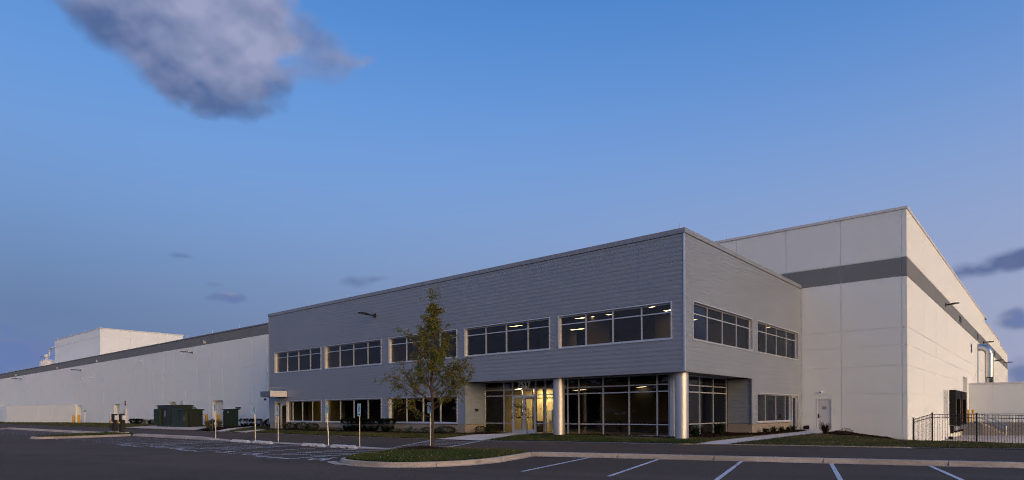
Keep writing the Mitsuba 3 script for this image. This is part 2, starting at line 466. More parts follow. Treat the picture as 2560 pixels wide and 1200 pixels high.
# right-hand row: stall lines square to the slanted kerb
for (xa, ya), (xb, yb) in [((1.25, -10.52), (2.77, -16.14)), ((3.62, -9.80), (5.36, -15.81)), ((6.21, -9.06), (7.9, -15.2)), ((8.72, -8.29), (10.4, -14.2)), ((11.2, -7.5), (12.86, -13.5)), ((13.8, -6.7), (15.5, -12.7)), ((16.4, -5.9), (18.1, -11.9))]:
    mark('stall_line', [(xa, ya), (xb, yb)], 0.115)


def back(x, y=-11.75):
    """where an accessible stall's line that starts at x, y = -17.4 ends near the kerb"""
    k = (y + 17.4) / 5.8
    return x + k * (-0.86 - 0.05 * (-x - 10.85))


for x in (-9.68, -7.12, -12.02, -14.65, -17.02, -19.35, -21.95, -24.4, -26.9):
    mark('stall_line', [(x, -17.4), (back(x), -11.75)], 0.13)
for x0, x1 in ((-9.68, -7.12), (-17.02, -14.65), (-24.4, -21.95)):
    mark('stall_line', [(x0 - .05, -17.44), (x1 + .05, -17.44)], 0.16)
    for k in range(1, 5):        # hatching of the access aisles
        ya = -17.4 + k * 1.15
        yb = ya + 0.75
        if yb < -11.6:
            mark('aisle_stripe', [(x0 + (back(x0, ya) - x0) + .05, ya), (x1 + (back(x1, yb) - x1) - .05, yb)], 0.12)
for x in (-29.6, -32.2, -34.8, -37.4):
    mark('stall_line', [(x, -17.3), (back(x) + .2, -11.75)], 0.10)
for x in (-50.5, -53.1, -55.7, -58.3, -60.9, -63.5, -66.1, -68.7, -71.3, -73.9):
    mark('stall_line', [(x, -17.0), (x - 1.6, -11.75)], 0.10)
# crosswalk on the drive lane, from the ramp to the entrance
mark('crosswalk_line', [(-9.6, -10.9), (-13.6, -4.45)], 0.12)
mark('crosswalk_line', [(-6.9, -10.6), (-10.0, -4.35)], 0.12)
for k in range(6):
    u = (k + 0.7) / 6.4
    a = np.array([-9.6, -10.9]) * (1 - u) + np.array([-13.6, -4.45]) * u
    b = np.array([-6.9, -10.6]) * (1 - u) + np.array([-10.0, -4.35]) * u
    mark('crosswalk_stripe', [tuple(a), tuple(b - (b - a) * 0.0 + np.array([0, .35]))], 0.11)


def isa(cx, cy, s, ang):
    """wheelchair symbol: head, back, seat, leg and wheel, as one painted mark"""
    wheel = Point(0, -0.10).buffer(0.30, 24).difference(Point(0, -0.10).buffer(0.215, 24)).difference(Polygon([(0, 0.0), (0.5, .05), (.5, .5), (-.12, .5)]))
    body = LineString([(-0.06, 0.34), (-0.02, -0.02), (0.22, -0.02), (0.34, -0.36), (0.46, -0.33)]).buffer(0.045, cap_style=2)
    arm = LineString([(-0.05, 0.16), (0.17, 0.16)]).buffer(0.035, cap_style=2)
    head = Point(-0.06, 0.45).buffer(0.085, 12)
    p = affinity.translate(affinity.rotate(affinity.scale(unary_union([wheel, body, arm, head]), s, s, origin=(0, 0)), ang, origin=(0, 0)), cx, cy)
    mbx = MB()
    for g in getattr(p, 'geoms', [p]):
        drape(mbx, g, 4.0, 0.005)
    part(LOT, 'accessible_symbol', mbx, 'm_paint')


for x in (-5.95, -10.85, -13.30, -18.15, -20.65, -25.6):
    isa(x - 0.1, -16.75, 1.35, 8)

# kerbs
PROF = [(-0.13, -0.08), (-0.13, 0.012), (0.0, 0.028), (0.018, 0.125), (0.05, 0.15), (0.0, 0.15), (0.0, -0.08)]


def kerb_run(kerb, pts, width, seg=3.05, taper=None, close=False, flush=False):
    """pieces of precast-looking kerb along the foot line pts (kerb body to the left of the walking direction)"""
    ln = LineString(pts)
    L = ln.length
    nseg = max(1, round(L / seg))
    for k in range(nseg):
        a, b = k * L / nseg + 0.006, (k + 1) * L / nseg - 0.006
        m = max(2, int((b - a) / 0.28) + 1)
        tt = np.linspace(a, b, m)
        P = np.array([ln.interpolate(t).coords[0] for t in tt])
        Q = np.array([ln.interpolate(min(t + 0.05, L)).coords[0] for t in tt]) - np.array([ln.interpolate(max(t - 0.05, 0)).coords[0] for t in tt])
        Q /= np.linalg.norm(Q, axis=1, keepdims=True)
        N = np.stack([-Q[:, 1], Q[:, 0]], 1)
        rows = []
        for i in range(m):
            h = 1.0
            if taper is not None:
                h = np.clip((taper[1] - tt[i]) / (taper[1] - taper[0]), 0.0, 1) if taper[1] > taper[0] else np.clip((tt[i] - taper[1]) / (taper[0] - taper[1]), 0, 1)
            if flush:
                h = 0.0
            zb = 0.0
            hh = 0.022 + 0.128 * h
            prof = [(-0.13, -0.08), (-0.13, 0.010), (-0.01, 0.018), (0.006, hh * 0.8), (0.022, hh * 0.955), (0.045, hh), (width - 0.03, hh), (width, hh - 0.012), (width, -0.08)]
            rows.append([[*(P[i] + N[i] * o), z + zb] for o, z in prof])
        R = np.array(rows)
        npf = R.shape[1]
        f = []
        for i in range(m - 1):
            for j in range(npf - 1):
                f.append([i * npf + j, (i + 1) * npf + j, (i + 1) * npf + j + 1, i * npf + j + 1])
        mbk = MB().add(R.reshape(-1, 3), f)
        for i in (0, m - 1):
            idx = [[0, j, j + 1] for j in range(1, npf - 1)]
            mbk.add(R[i], idx)
        part(kerb, 'segment', mbk, 'm_kerb', smooth=35)


kerb_r = structure('kerb', None, None, 'pale concrete kerb along the drive lane')
kerb_run(kerb_r, [(-0.95, -11.10), (-0.4, -10.82), (2.79, -9.80), (6.09, -8.86), (9.95, -7.70), (13.3, -6.70), (40, 1.26)], 0.27, 3.25)
kerb_i = structure('island_kerb', None, None, 'rounded pale concrete kerb round the planted island')
isl = [(-7.35, -11.35), (-6.2, -13.6), (-4.6, -16.7), (-4.22, -17.25), (-3.8, -17.55), (-3.1, -17.74), (-2.25, -17.76), (-1.55, -17.62), (-1.02, -17.33), (-.55, -16.88), (-.22, -16.3), (.02, -15.5), (.05, -14.8), (-.02, -14.1), (-.45, -12.55), (-.9, -11.25), (-.95, -11.1)]
kerb_run(kerb_i, isl, 0.17, 3.0)
part(kerb_i, 'apron', flat(MB(), Polygon([(-4.25, -17.25), (-4.75, -17.15), (-4.72, -17.45), (-4.2, -17.75), (-3.5, -17.95), (-2.9, -17.92), (-3.4, -17.7)]), 0.014), 'm_kerb')
kerb_b = structure('ramp_kerb', None, None, 'pale concrete strip that drops flush before the accessible stalls')
kerb_run(kerb_b, [(-40.4, -11.5), (-36, -11.55), (-32, -11.55), (-26.0, -11.45)], 0.75, 3.6, taper=(10.6, 14.2))
kerb_run(kerb_b, [(-25.9, -11.4), (-19, -11.4), (-12, -11.5), (-7.2, -11.55)], 0.6, 4.6, flush=True)
kerb_c = structure('charger_island_kerb', None, None, 'pale concrete kerb round the grass wedge by the chargers')
kerb_run(kerb_c, [(-47.6, -11.5), (-44.6, -13.9), (-41.6, -17.2), (-41.0, -17.75), (-40.4, -18.0), (-39.5, -18.02), (-38.95, -17.7), (-38.7, -17.1), (-38.75, -16.5), (-39.4, -14.2), (-40.3, -11.7)], 0.17, 3.0)
kerb_d = structure('far_kerb', None, None, 'pale concrete kerb along the far stalls')
kerb_run(kerb_d, [(-82.3, -11.4), (-47.8, -11.5)], 0.75, 4.0)
kerb_run(kerb_d, [(-84.5, -10.9), (-82.5, -11.3)], 0.3, 3.0)
kerb_run(kerb_d, [(-75.5, -17.8), (-78.0, -13.2), (-82.2, -11.5)], 0.25, 4.0)
# thin gutter line where the lane meets the lawns
gut = structure('gutter', None, None, 'thin pale concrete edge between lane and lawns')
for a, b in ((-58.5, -43.6), (-41.9, -39.7), (-37.2, -13.7), (-9.95, 1.2), (2.5, 36), (-200, -68.5)):
    xs = np.array(sorted({a, b, *[x for x in LANE[:, 0] if a < x < b]}))
    pts = [(x, float(np.interp(x, LANE[:, 0], LANE[:, 1]))) for x in xs]
    part(gut, 'strip', drape(MB(), LineString(pts).buffer(0.075, cap_style=2, join_style=2), 2.0, 0.02), 'm_kerb')

# sidewalks
walk_e = Polygon([(-13.7, -4.3), (-13.5, -1), (-13.2, 1.1), (-13.15, 1.88), (-10.5, 1.88), (-10.3, -.6), (-10.0, -4.15)])
walk_r = Polygon([(1.25, -1.5), (2.5, -0.95), (2.84, 2.5), (2.86, 14.2), (2.75, 19.38), (0.03, 19.38), (0.03, 16.6), (1.4, 16.0), (1.5, 10.2), (1.45, 3)])
walk_a = Polygon([(-43.6, -3.9), (-41.9, -3.9), (-45.3, -0.4), (-52.0, 5.4), (-54.2, 5.4), (-47.2, -0.7)])
walk_b = Polygon([(-39.7, -3.95), (-37.2, -4.0), (-38.2, -0.1), (-40.4, -0.1)])
for nm, p, lab in (('sidewalk', walk_e, 'pale concrete path to the glass entrance'), ('sidewalk', walk_r, 'pale concrete path to the side doors'), ('sidewalk', walk_a, 'pale concrete path by the green cabinets'), ('sidewalk', walk_b, 'pale concrete path to the corner door')):
    k = structure(nm, None, None, lab)
    x0, y0, x1, y1 = p.bounds
    if p is walk_r:
        cuts = [sbox(x0, y, x1, y + 1.49) for y in np.arange(y0, y1, 1.5)]
    elif p is walk_a:
        cuts = [sbox(x, y0, x + 1.79, y1) for x in np.arange(x0, x1, 1.8)]
    else:
        cuts = [sbox(x0, y, x1, y + 1.54) for y in np.arange(y0, y1, 1.55)]
    for c in cuts:
        q = p.intersection(c)
        for g in getattr(q, 'geoms', [q]):
            if g.geom_type == 'Polygon' and g.area > 0.02:
                part(k, 'slab', drape(MB(), g, 0.8, 0.035), 'm_walk')

# ------------------------------------------------------------------ grass, mulch and gravel
G1, G2, G3 = np.array([0.026, 0.042, 0.010]), np.array([0.055, 0.060, 0.017]), np.array([0.085, 0.070, 0.028])


def gcol(v, dry=0.0):
    n = meshkit.fbm(np.column_stack([v[:, :2] * 0.7, np.zeros(len(v))]), 4, seed=2)[:, None]
    k = np.clip((n - 0.35 + dry) * 2.2, 0, 1)
    return G1 * (1 - k) + (G2 * (1 - k * .6) + G3 * k * .6) * k


def lawn(name, poly, label, count, h, w, dz=0.045, cell=0.8, dry=0.0, bright=1.0, flowers=0):
    mb = MB()
    for g in getattr(poly, 'geoms', [poly]):
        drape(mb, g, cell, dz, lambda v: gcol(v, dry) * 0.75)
    x0, y0, x1, y1 = poly.bounds
    P = np.empty((0, 2))
    while len(P) < count:
        q = rng.uniform((x0, y0), (x1, y1), (count * 2, 2))
        # more blades nearer the camera, where they show
        dist = np.hypot(q[:, 0] - CAM[0], q[:, 1] - CAM[1])
        q = q[rng.random(len(q)) < np.clip((dist.min() / dist) ** 1.3, 0, 1)]
        import shapely
        P = np.vstack([P, q[shapely.contains_xy(poly.buffer(-0.03), q[:, 0], q[:, 1])]])
    P = P[:count]
    Z = zf(P[:, 0], P[:, 1]) + dz - 0.01
    ang = rng.uniform(0, 2 * np.pi, count); hh = h * rng.uniform(0.5, 1.25, count) * (0.7 + 0.7 * meshkit.fbm(np.column_stack([P * 1.5, P[:, :1] * 0]), 3, seed=4))
    lean = rng.normal(0, 0.45, (count, 2)) * hh[:, None]
    t = np.stack([np.cos(ang), np.sin(ang)], 1) * w * rng.uniform(0.6, 1.3, count)[:, None]
    base = np.column_stack([P, Z])
    v = np.empty((count, 3, 3))
    v[:, 0] = base + np.column_stack([t, np.zeros(count)]); v[:, 1] = base - np.column_stack([t, np.zeros(count)])
    v[:, 2] = base + np.column_stack([lean, hh])
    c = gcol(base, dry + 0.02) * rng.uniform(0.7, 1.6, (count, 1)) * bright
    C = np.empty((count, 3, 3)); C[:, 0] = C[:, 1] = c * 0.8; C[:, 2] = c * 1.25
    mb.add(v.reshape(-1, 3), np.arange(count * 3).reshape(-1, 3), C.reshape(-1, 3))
    if flowers:
        for _ in range(flowers):
            k = rng.integers(count)
            p = base[k] + [0, 0, hh[k] * 0.9]
            r = 0.016
            vv = p + r * np.array([[1, 0, 0], [0, 1, 0], [-1, 0, 0], [0, -1, 0], [0, 0, .9], [0, 0, -.9]])
            mb.add(vv, [[0, 1, 4], [1, 2, 4], [2, 3, 4], [3, 0, 4], [1, 0, 5], [2, 1, 5], [3, 2, 5], [0, 3, 5]], np.array([0.45, 0.42, 0.26]))
    return single(name, mb, 'm_grass', label, 'grass', kind='stuff', color=True)


def below_lane(x0, x1, top):
    """lawn polygon between the lane's far edge and the polyline top (given right to left)"""
    xs = [x0] + [x for x in LANE[:, 0] if x0 < x < x1] + [x1]
    return Polygon([(x, float(np.interp(x, LANE[:, 0], LANE[:, 1])) + 0.09) for x in xs] + top)


beds = {
    'front': Polygon([(-40.2, -0.05), (-40.2, -1.3), (-37, -1.6), (-30, -1.75), (-22, -1.7), (-16, -1.5), (-13.9, -1.1), (-13.55, -0.3), (-13.35, 1.85), (-15.42, 1.85), (-15.42, -0.05)]),
    'entry': Polygon([(-10.35, 1.85), (-10.4, 0.4), (-9.8, -0.35), (-8.8, -0.3), (-8.6, 0.25), (-7.4, 0.9), (-4, 1.15), (-1.7, 1.0), (-1.2, 1.85)]),
    'side': Polygon([(-1.55, 1.4), (-0.4, 1.5), (0.35, 2.2), (0.75, 4.2), (1.4, 6.2), (1.45, 10), (1.38, 15.9), (0.05, 16.5), (0.05, 9.3), (-1.55, 9.3)]),
    'wall': Polygon([(2.95, 14.0), (3.3, 11.7), (4.3, 11.4), (5.0, 13.4), (6.0, 16.6), (6.5, 18.6), (6.6, 19.38), (2.8, 19.38)]),
    'cabinet': Polygon([(-49.0, -2.9), (-44.6, -3.1), (-46.4, -1.2), (-53.0, 4.6), (-56, 4.6), (-51.2, 0.5), (-50.4, -1.6)]),
    'foot': Polygon([(-41.0, 5.9), (-41, 4.4), (-57, 4.4), (-57, 5.9)]),
    'footfar': Polygon([(-79.5, 6.05), (-79.5, 4.3), (-93, 4.3), (-93, 6.05)]),
}
bedlab = {'front': 'dark mulch bed along the office front', 'entry': 'dark mulch strip below the entrance glazing', 'side': 'dark mulch bed along the office side', 'wall': 'dark mulch mound against the tall white wall',
          'cabinet': 'dark mulch bed beside the green cabinets', 'foot': 'dark mulch bed at the foot of the low white wall', 'footfar': 'dark mulch strip below the far doors'}
for k, p in beds.items():
    mb = drape(MB(), p.difference(FOOT).buffer(0) if k in ('front', 'side', 'entry') else p, 0.35 if k != 'foot' else 0.8, 0.06)
    v = mb.mesh()[0]
    V = [np.column_stack([q[:, :2], q[:, 2] + 0.05 * (meshkit.fbm(np.column_stack([q[:, :2] * 3.3, q[:, :1] * 0]), 3) - 0.4)]) for q in mb.V]
    # chips of bark
    mb.V = V
    x0, y0, x1, y1 = p.bounds
    cnt = int(min(2600, p.area * 160))
    q = rng.uniform((x0, y0), (x1, y1), (cnt * 3, 2))
    import shapely
    q = q[shapely.contains_xy(p, q[:, 0], q[:, 1])][:cnt]
    z = zf(q[:, 0], q[:, 1]) + 0.085
    a = rng.uniform(0, 2 * np.pi, len(q)); l = rng.uniform(0.03, 0.08, len(q))
    d3 = np.column_stack([np.cos(a) * l, np.sin(a) * l, rng.normal(0, 0.25, len(q)) * l]); s3 = np.column_stack([-np.sin(a), np.cos(a), rng.normal(0, .3, len(q))]) * 0.018
    b = np.column_stack([q, z])
    mb.add(np.stack([b - d3 - s3, b + d3 - s3, b + d3 + s3, b - d3 + s3], 1).reshape(-1, 3), np.arange(len(q) * 4).reshape(-1, 4))
    single('mulch', mb, 'm_mulch', bedlab[k], 'mulch', kind='stuff')

L1 = below_lane(-37.3, -13.75, [(-13.6, -0.9), (-14.1, -1.35), (-16, -1.6), (-22, -1.8), (-30, -1.85), (-37, -1.7), (-38.4, -1.2)])
L2 = below_lane(-9.95, 1.2, [(1.35, 3), (1.4, 6.1), (0.65, 4.2), (0.3, 2.4), (-0.4, 1.6), (-1.5, 1.3), (-1.7, 1.1), (-4, 1.2), (-7.4, 0.95), (-8.7, 0.2), (-8.9, -0.35), (-9.8, -0.4), (-10.25, 0.2), (-10.3, -.6)])
L3 = below_lane(2.55, 44, [(44, 13.9), (8.2, 13.7), (6.9, 14.2), (6.62, 15.5), (6.62, 19.3), (6.55, 18.6), (6.05, 16.6), (5.05, 13.4), (4.35, 11.35), (3.25, 11.6), (2.9, 12.0), (2.87, 2.5)])
L5 = Polygon([(-41.75, -3.8), (-39.8, -3.8), (-40.5, -0.1), (-41.1, 0.05), (-41.1, 4.4), (-50.6, 4.4), (-45.2, -0.3)])
L4 = Polygon([(-200, -2.6), (-69, -3.4), (-69, 1.4), (-57, 1.4), (-57, 4.4), (-79.4, 4.4), (-93, 4.4), (-93, 6.1), (-200, 6.1)])
lawn('grass', L1, 'narrow strip of mown grass between lane and long flower bed', 26000, 0.075, 0.014, dry=0.10)
lawn('grass', L2, 'mown grass in front of the two silver columns', 26000, 0.075, 0.013, dry=0.04)
lawn('grass', L3, 'mown grass slope below the tall white wall and fence', 60000, 0.075, 0.014, dry=0.16)
lawn('grass', L5, 'small patch of grass between the two left paths', 5000, 0.09, 0.02, cell=1.5)
lawn('grass', L4, 'long far strip of grass by the low white wall', 14000, 0.12, 0.05, cell=5.0, dry=0.12)
isl_poly = Polygon(isl + [(-1.2, -10.85), (-7.2, -11.0)]).buffer(-0.17)
lawn('grass', isl_poly.buffer(0.02), 'clumpy clover and grass filling the kerbed island', 52000, 0.115, 0.013, dz=0.13, cell=0.7, dry=-0.06, bright=1.15, flowers=110)
mb = MB()
th = np.linspace(0, 2 * np.pi, 40, endpoint=False)
for r0, r1, z0, z1 in ((0.0, 0.45, 0.30, 0.285), (0.45, 0.85, 0.285, 0.235), (0.85, 1.1, 0.235, 0.14)):
    wob = 1 + 0.1 * np.sin(3 * th + 1) + 0.05 * np.sin(7 * th)
    a = np.column_stack([-5.25 + r0 * 1.35 * wob * np.cos(th), -12.6 + r0 * 1.05 * wob * np.sin(th), np.full(40, z0)])
    b = np.column_stack([-5.25 + r1 * 1.35 * wob * np.cos(th), -12.6 + r1 * 1.05 * wob * np.sin(th), np.full(40, z1)])
    i = np.arange(40); j = (i + 1) % 40
    mb.add(np.vstack([a, b]), np.stack([i, i + 40, j + 40, j], 1))
single('mulch', mb, 'm_mulch', 'low dark mulch ring round the young island tree', 'mulch', kind='stuff')
lawn('grass', Polygon([(-47.2, -11.3), (-44.4, -13.7), (-41.4, -17.0), (-40.4, -17.8), (-39.4, -17.8), (-38.95, -17.1), (-39.6, -14.2), (-40.5, -11.3), (-44, -11.1)]).buffer(-.05), 'wedge of grass in the kerbed island below the chargers', 12000, 0.10, 0.022, dz=0.13, cell=1.0, bright=1.0)
single('gravel', drape(MB(), Polygon([(-68.5, -3.3), (-58.5, -3.5), (-48.2, -3.6), (-50.2, -1.7), (-51.2, 0.4), (-56.5, 1.3), (-68.5, 1.3)]), 1.0, 0.06), 'm_gravel', 'pale gravel pad under the large green cabinets', 'gravel', kind='stuff')

# ------------------------------------------------------------------ the grey office
OFF = thing('office_building', 'two-storey grey corrugated metal office with glass ground floor and round silver columns', 'building')


def FR(y0=0.0):
    return lambda u, o, z: (u, y0 - o, z)          # faces -y, u along x


def RT(x0=0.0):
    return lambda u, o, z: (x0 + o, u, z)          # faces +x, u along y


def ubox(mb, fr, u0, u1, o0, o1, z0, z1, ch=0):
    a, b = fr(u0, o0, z0), fr(u1, o1, z1)
    return mb.cbox(*a, *b, ch) if ch else mb.box(*a, *b)


def spans(u0, u1, z, ops):
    out = [(u0, u1)]
    for a, b, c, d in ops:
        if c < z < d:
            out = [s for x, y in out for s in ((x, min(y, a)), (max(x, b), y)) if s[1] - s[0] > 1e-4]
    return out


PITCH = 0.235


def rolled(mb, out, k):
    """a sheet whose small rolled bends shade softly: facet normals leaning to the sheet's own"""
    v, f = mb.mesh()
    v2 = v[f].reshape(-1, 3)
    n = np.cross(v2[1::3] - v2[0::3], v2[2::3] - v2[0::3])
    n /= np.linalg.norm(n, axis=1, keepdims=True) + 1e-12
    flip = (n @ out) < 0
    n[flip] *= -1
    v3 = v2.reshape(-1, 3, 3)
    v3[flip] = v3[flip][:, ::-1]
    m = out * (1 - k) + n * k
    m /= np.linalg.norm(m, axis=1, keepdims=True)
    path = meshkit.write_ply((v3.reshape(-1, 3), np.arange(len(v2)).reshape(-1, 3)), normals=np.repeat(m, 3, 0))
    return {'type': 'ply', 'filename': path, 'face_normals': False, 'bsdf': {'type': 'ref', 'id': 'm_clad'}}


def clad(name, out, mb, label):
    key = numbered(OFF + '__' + name)
    scene[key] = rolled(mb, np.array(out, float), 0.15)
    labels[key] = {'kind': 'stuff', **({'label': label} if label else {})}


def corrugated(fr, u0, u1, z0, z1, ops=(), seams=()):
    mb = MB()
    n = int(round((z1 - z0) / PITCH)); p = (z1 - z0) / n
    D = 0.036
    prof = [(-D, 0), (-D, 0.25 * p), (0, 0.42 * p), (0, 0.86 * p), (-D, p)]
    for k in range(n):
        zb = z0 + k * p
        for a, b in spans(u0, u1, zb + p / 2, ops):
            cuts = [a] + [s for s in seams if a + .1 < s < b - .1] + [b]
            for c0, c1 in zip(cuts[:-1], cuts[1:]):
                c0 += 0.004; c1 -= 0.004
                v = [fr(u, o, zb + z) for u in (c0, c1) for o, z in prof]
                f = [[i, i + 5, i + 6, i + 1] for i in range(4)]
                mb.add(v, f)
                mb.add([fr(c0, -D, zb), fr(c0, -D, zb + p), fr(c0, 0, zb + .86 * p), fr(c0, 0, zb + .42 * p)], [[0, 1, 2, 3]])
                mb.add([fr(c1, -D, zb), fr(c1, -D, zb + p), fr(c1, 0, zb + .86 * p), fr(c1, 0, zb + .42 * p)], [[0, 1, 2, 3]])
    return mb


UPW = [(-39.84, -32.39), (-31.76, -24.33), (-23.39, -16.25), (-15.49, -8.49), (-7.81, -0.74)]
LOW = [(-39.82, -32.39), (-31.72, -24.35), (-23.42, -16.25)]
ZU0, ZU1 = 5.38, 7.22
ZL0, ZL1 = 0.97, 2.78
fr, rt = FR(0), RT(0)
front_ops = [(a, b, ZU0, ZU1) for a, b in UPW] + [(a, b, 0.5, ZL1) for a, b in LOW] + [(-15.47, 0.1, 0, 3.73)]
SEAM = [-36.5, -27.4, -18.2, -9.05, -2.6]
clad('front_cladding', (0, -1, 0), corrugated(fr, -40.84, -0.05, 0.90, 10.62, front_ops, SEAM), 'horizontal corrugated metal ribs in blue-grey shade')
side_ops = [(1.0, 9.41, ZU0, 7.30), (10.27, 18.57, ZU0, 7.30), (10.17, 18.53, 0.5, 2.80), (-0.1, 9.33, 0, 3.73)]
clad('side_cladding', (1, 0, 0), corrugated(rt, 0.05, 19.30, 0.90, 10.62, side_ops, [4.8, 9.85]), 'horizontal corrugated metal ribs in warm light')
clad('recess_cladding', (1, 0, 0), corrugated(RT(-15.47), 0.06, 1.88, 0.90, 3.66), None)
clad('recess_cladding', (0, -1, 0), corrugated(FR(9.33), -1.55, -0.06, 0.90, 3.66), None)
# trims: corners, base flashing, coping
mb = MB()
mb.box(-0.07, -0.012, 3.70, 0.012, 0.07, 10.62)
part(OFF, 'corner_trim', mb, 'm_alu')
part(OFF, 'corner_trim', MB().box(-40.90, -0.012, 0.88, -40.83, 0.08, 10.62), 'm_trim')
part(OFF, 'corner_trim', MB().box(-15.53, -0.012, 0.89, -15.455, 0.07, 3.70), 'm_trim')
part(OFF, 'corner_trim', MB().box(-0.07, 9.26, 0.89, 0.012, 9.345, 3.70), 'm_trim')
mb = MB()
mb.box(-15.45, -0.010, 3.66, -0.075, 0.09, 3.775)
mb.box(-0.09, 0.075, 3.66, 0.010, 9.25, 3.775)
part(OFF, 'drip_edge', mb, 'm_trim')
mb = MB()
mb.box(-40.80, -0.015, 0.86, -39.9, 0.05, 0.91); mb.box(-0.05, 9.36, 0.86, 0.015, 10.1, 0.91); mb.box(-32.35, -.015, .86, -31.76, .05, .91); mb.box(-24.3, -.015, .86, -23.45, .05, .91); mb.box(-16.2, -.015, .86, -15.55, .05, .91)
part(OFF, 'base_flashing', mb, 'm_trim')
for i in range(14):
    a = -40.93 + i * 40.98 / 14; b = -40.93 + (i + 1) * 40.98 / 14 - 0.008
    part(OFF, 'coping', MB().box(a, -0.055, 10.615, b if i < 13 else 0.055, 0.35, 10.86), 'm_trim')
for i in range(6):
    a = 0.352 + i * 18.99 / 6; b = 0.352 + (i + 1) * 18.99 / 6 - 0.008
    part(OFF, 'coping', MB().box(-0.35, a, 10.615, 0.055, b, 10.858), 'm_trim')
part(OFF, 'coping', MB().box(-41.0, 0.36, 10.6, -40.65, 19.3, 10.86), 'm_trim')
part(OFF, 'end_wall', MB().box(-40.88, 0.09, 0.3, -40.68, 19.3, 10.6), 'm_clad')
part(OFF, 'roof', MB().box(-40.6, 0.3, 10.2, -0.3, 19.3, 10.4), 'm_room_dark')
# brown plinth
mb = MB()
mb.box(-40.80, 0.045, -0.1, -39.72, 0.3, 0.875); mb.box(-37.85, 0.045, -0.1, -15.52, 0.3, 0.875); mb.box(-15.75, 0.302, -0.1, -15.515, 1.88, 0.875)
part(OFF, 'plinth', mb, 'm_base')
mb = MB()
mb.box(-1.55, 9.38, -0.1, -0.31, 9.6, 0.875); mb.box(-0.3, 9.38, -0.1, -0.045, 17.18, 0.875); mb.box(-0.3, 18.62, -0.1, -0.045, 19.32, 0.875)
part(OFF, 'plinth', mb, 'm_base')
# soffit
mb = MB()
mb.box(-15.45, 0.10, 3.715, -0.10, 1.85, 3.75); mb.box(-1.55, 1.86, 3.715, -0.10, 9.25, 3.75)
part(OFF, 'soffit', mb, 'm_trim')


def pane(parent, fr, u0, u1, o, z0, z1):
    j = rng.normal(0, 0.0012, 4)
    mb = MB().add([fr(u0, o + j[0], z0), fr(u1, o + j[1], z0), fr(u1, o + j[2], z1), fr(u0, o + j[3], z1)], [[0, 1, 2, 3]])
    return part(parent, 'pane', mb, 'm_glass')


def window(fr, u0, u1, z0, z1, cols, ztr=None, rec=0.22, sill=True, door=None):
    """strip window: metal reveal, frame of mullions and transom, one pane per light"""
    w = MB()
    t = 0.012
    ubox(w, fr, u0 - .05, u0 + t, -rec - .05, 0.018, z0 - .03, z1 + .05)
    ubox(w, fr, u1 - t, u1 + .05, -rec - .05, 0.018, z0 - .03, z1 + .05)
    ubox(w, fr, u0 + t, u1 - t, -rec - .05, 0.020, z1 - t, z1 + .05)
    if sill:
        ubox(w, fr, u0 + t, u1 - t, -rec - .05, 0.035, z0 - .06, z0 + t)
    key = part(OFF, 'window', w, 'm_alu')
    m = MB()
    a, b = u0 + t, u1 - t
    c, d = z0 + t, z1 - t
    mw, md = 0.062, 0.11
    us = np.linspace(a, b, cols + 1) if np.isscalar(cols) else np.array(cols)
    for i, u in enumerate(us):
        lo = u if i == 0 else u - mw / 2
        hi = u + mw if i == 0 else (u if i == len(us) - 1 else u + mw / 2)
        if i == len(us) - 1:
            lo = u - mw
        ubox(m, fr, lo, hi, -rec - md / 2, -rec + md / 2, c, d)
    rails = [(c, c + .06), (d - .06, d)] + ([(ztr - .028, ztr + .028)] if ztr else [])
    for p, q in rails:
        for i in range(len(us) - 1):
            lo = us[i] + (mw if i == 0 else mw / 2); hi = us[i + 1] - (mw if i == len(us) - 2 else mw / 2)
            ubox(m, fr, lo, hi, -rec - md / 2 + .004, -rec + md / 2 - .004, p, q)
    part(key, 'frame', m, 'm_alu')
    zs = [(c + .05, ztr), (ztr, d - .05)] if ztr else [(c + .05, d - .05)]
    for i in range(len(us) - 1):
        for p, q in zs:
            pane(key, fr, us[i], us[i + 1], -rec, p, q)
    return key


for a, b in UPW:
    window(fr, a, b, ZU0, ZU1, 4, 6.74)
window(rt, 1.0, 9.41, ZU0, 7.30, 4, 6.74)
window(rt, 10.27, 18.57, ZU0, 7.30, 4, 6.74)
window(fr, LOW[1][0], LOW[1][1], ZL0, ZL1, 4)
window(fr, LOW[2][0], LOW[2][1], ZL0, ZL1, 4)
window(fr, -37.85, LOW[0][1], ZL0, ZL1, [-37.84, -37.1, -35.55, -33.97, -32.40])
window(rt, 10.17, 17.15, ZL0, ZL1, [10.18, 12.2, 14.2, 16.2, 17.14])


def leaf_door(fr, u0, u1, z0, z1, rec, handle_side, label=None):
    """narrow-stile glazed door with push bar and pull"""
    m = MB()
    st = 0.10
    ubox(m, fr, u0, u0 + st, -rec - .03, -rec + .03, z0, z1); ubox(m, fr, u1 - st, u1, -rec - .03, -rec + .03, z0, z1)
    ubox(m, fr, u0 + st, u1 - st, -rec - .028, -rec + .028, z1 - .12, z1); ubox(m, fr, u0 + st, u1 - st, -rec - .028, -rec + .028, z0, z0 + .25)
    key = part(OFF, 'door', m, 'm_alu')
    pane(key, fr, u0 + st, u1 - st, -rec, z0 + .24, z1 - .11)
    h = MB()
    hu = u0 + .06 if handle_side < 0 else u1 - .06
    q = [fr(hu, -rec + .03, z0 + .90), fr(hu, -rec + .11, z0 + .90), fr(hu, -rec + .11, z0 + 1.22), fr(hu, -rec + .03, z0 + 1.22)]
    h.tube(q, 0.014, 6)
    part(key, 'handle', h, 'm_alu', smooth=40)
    bmb = MB(); ubox(bmb, fr, u0 + st, u1 - st, -rec - .09, -rec - .05, z0 + .98, z0 + 1.03)
    part(key, 'push_bar', bmb, 'm_black')
    return key


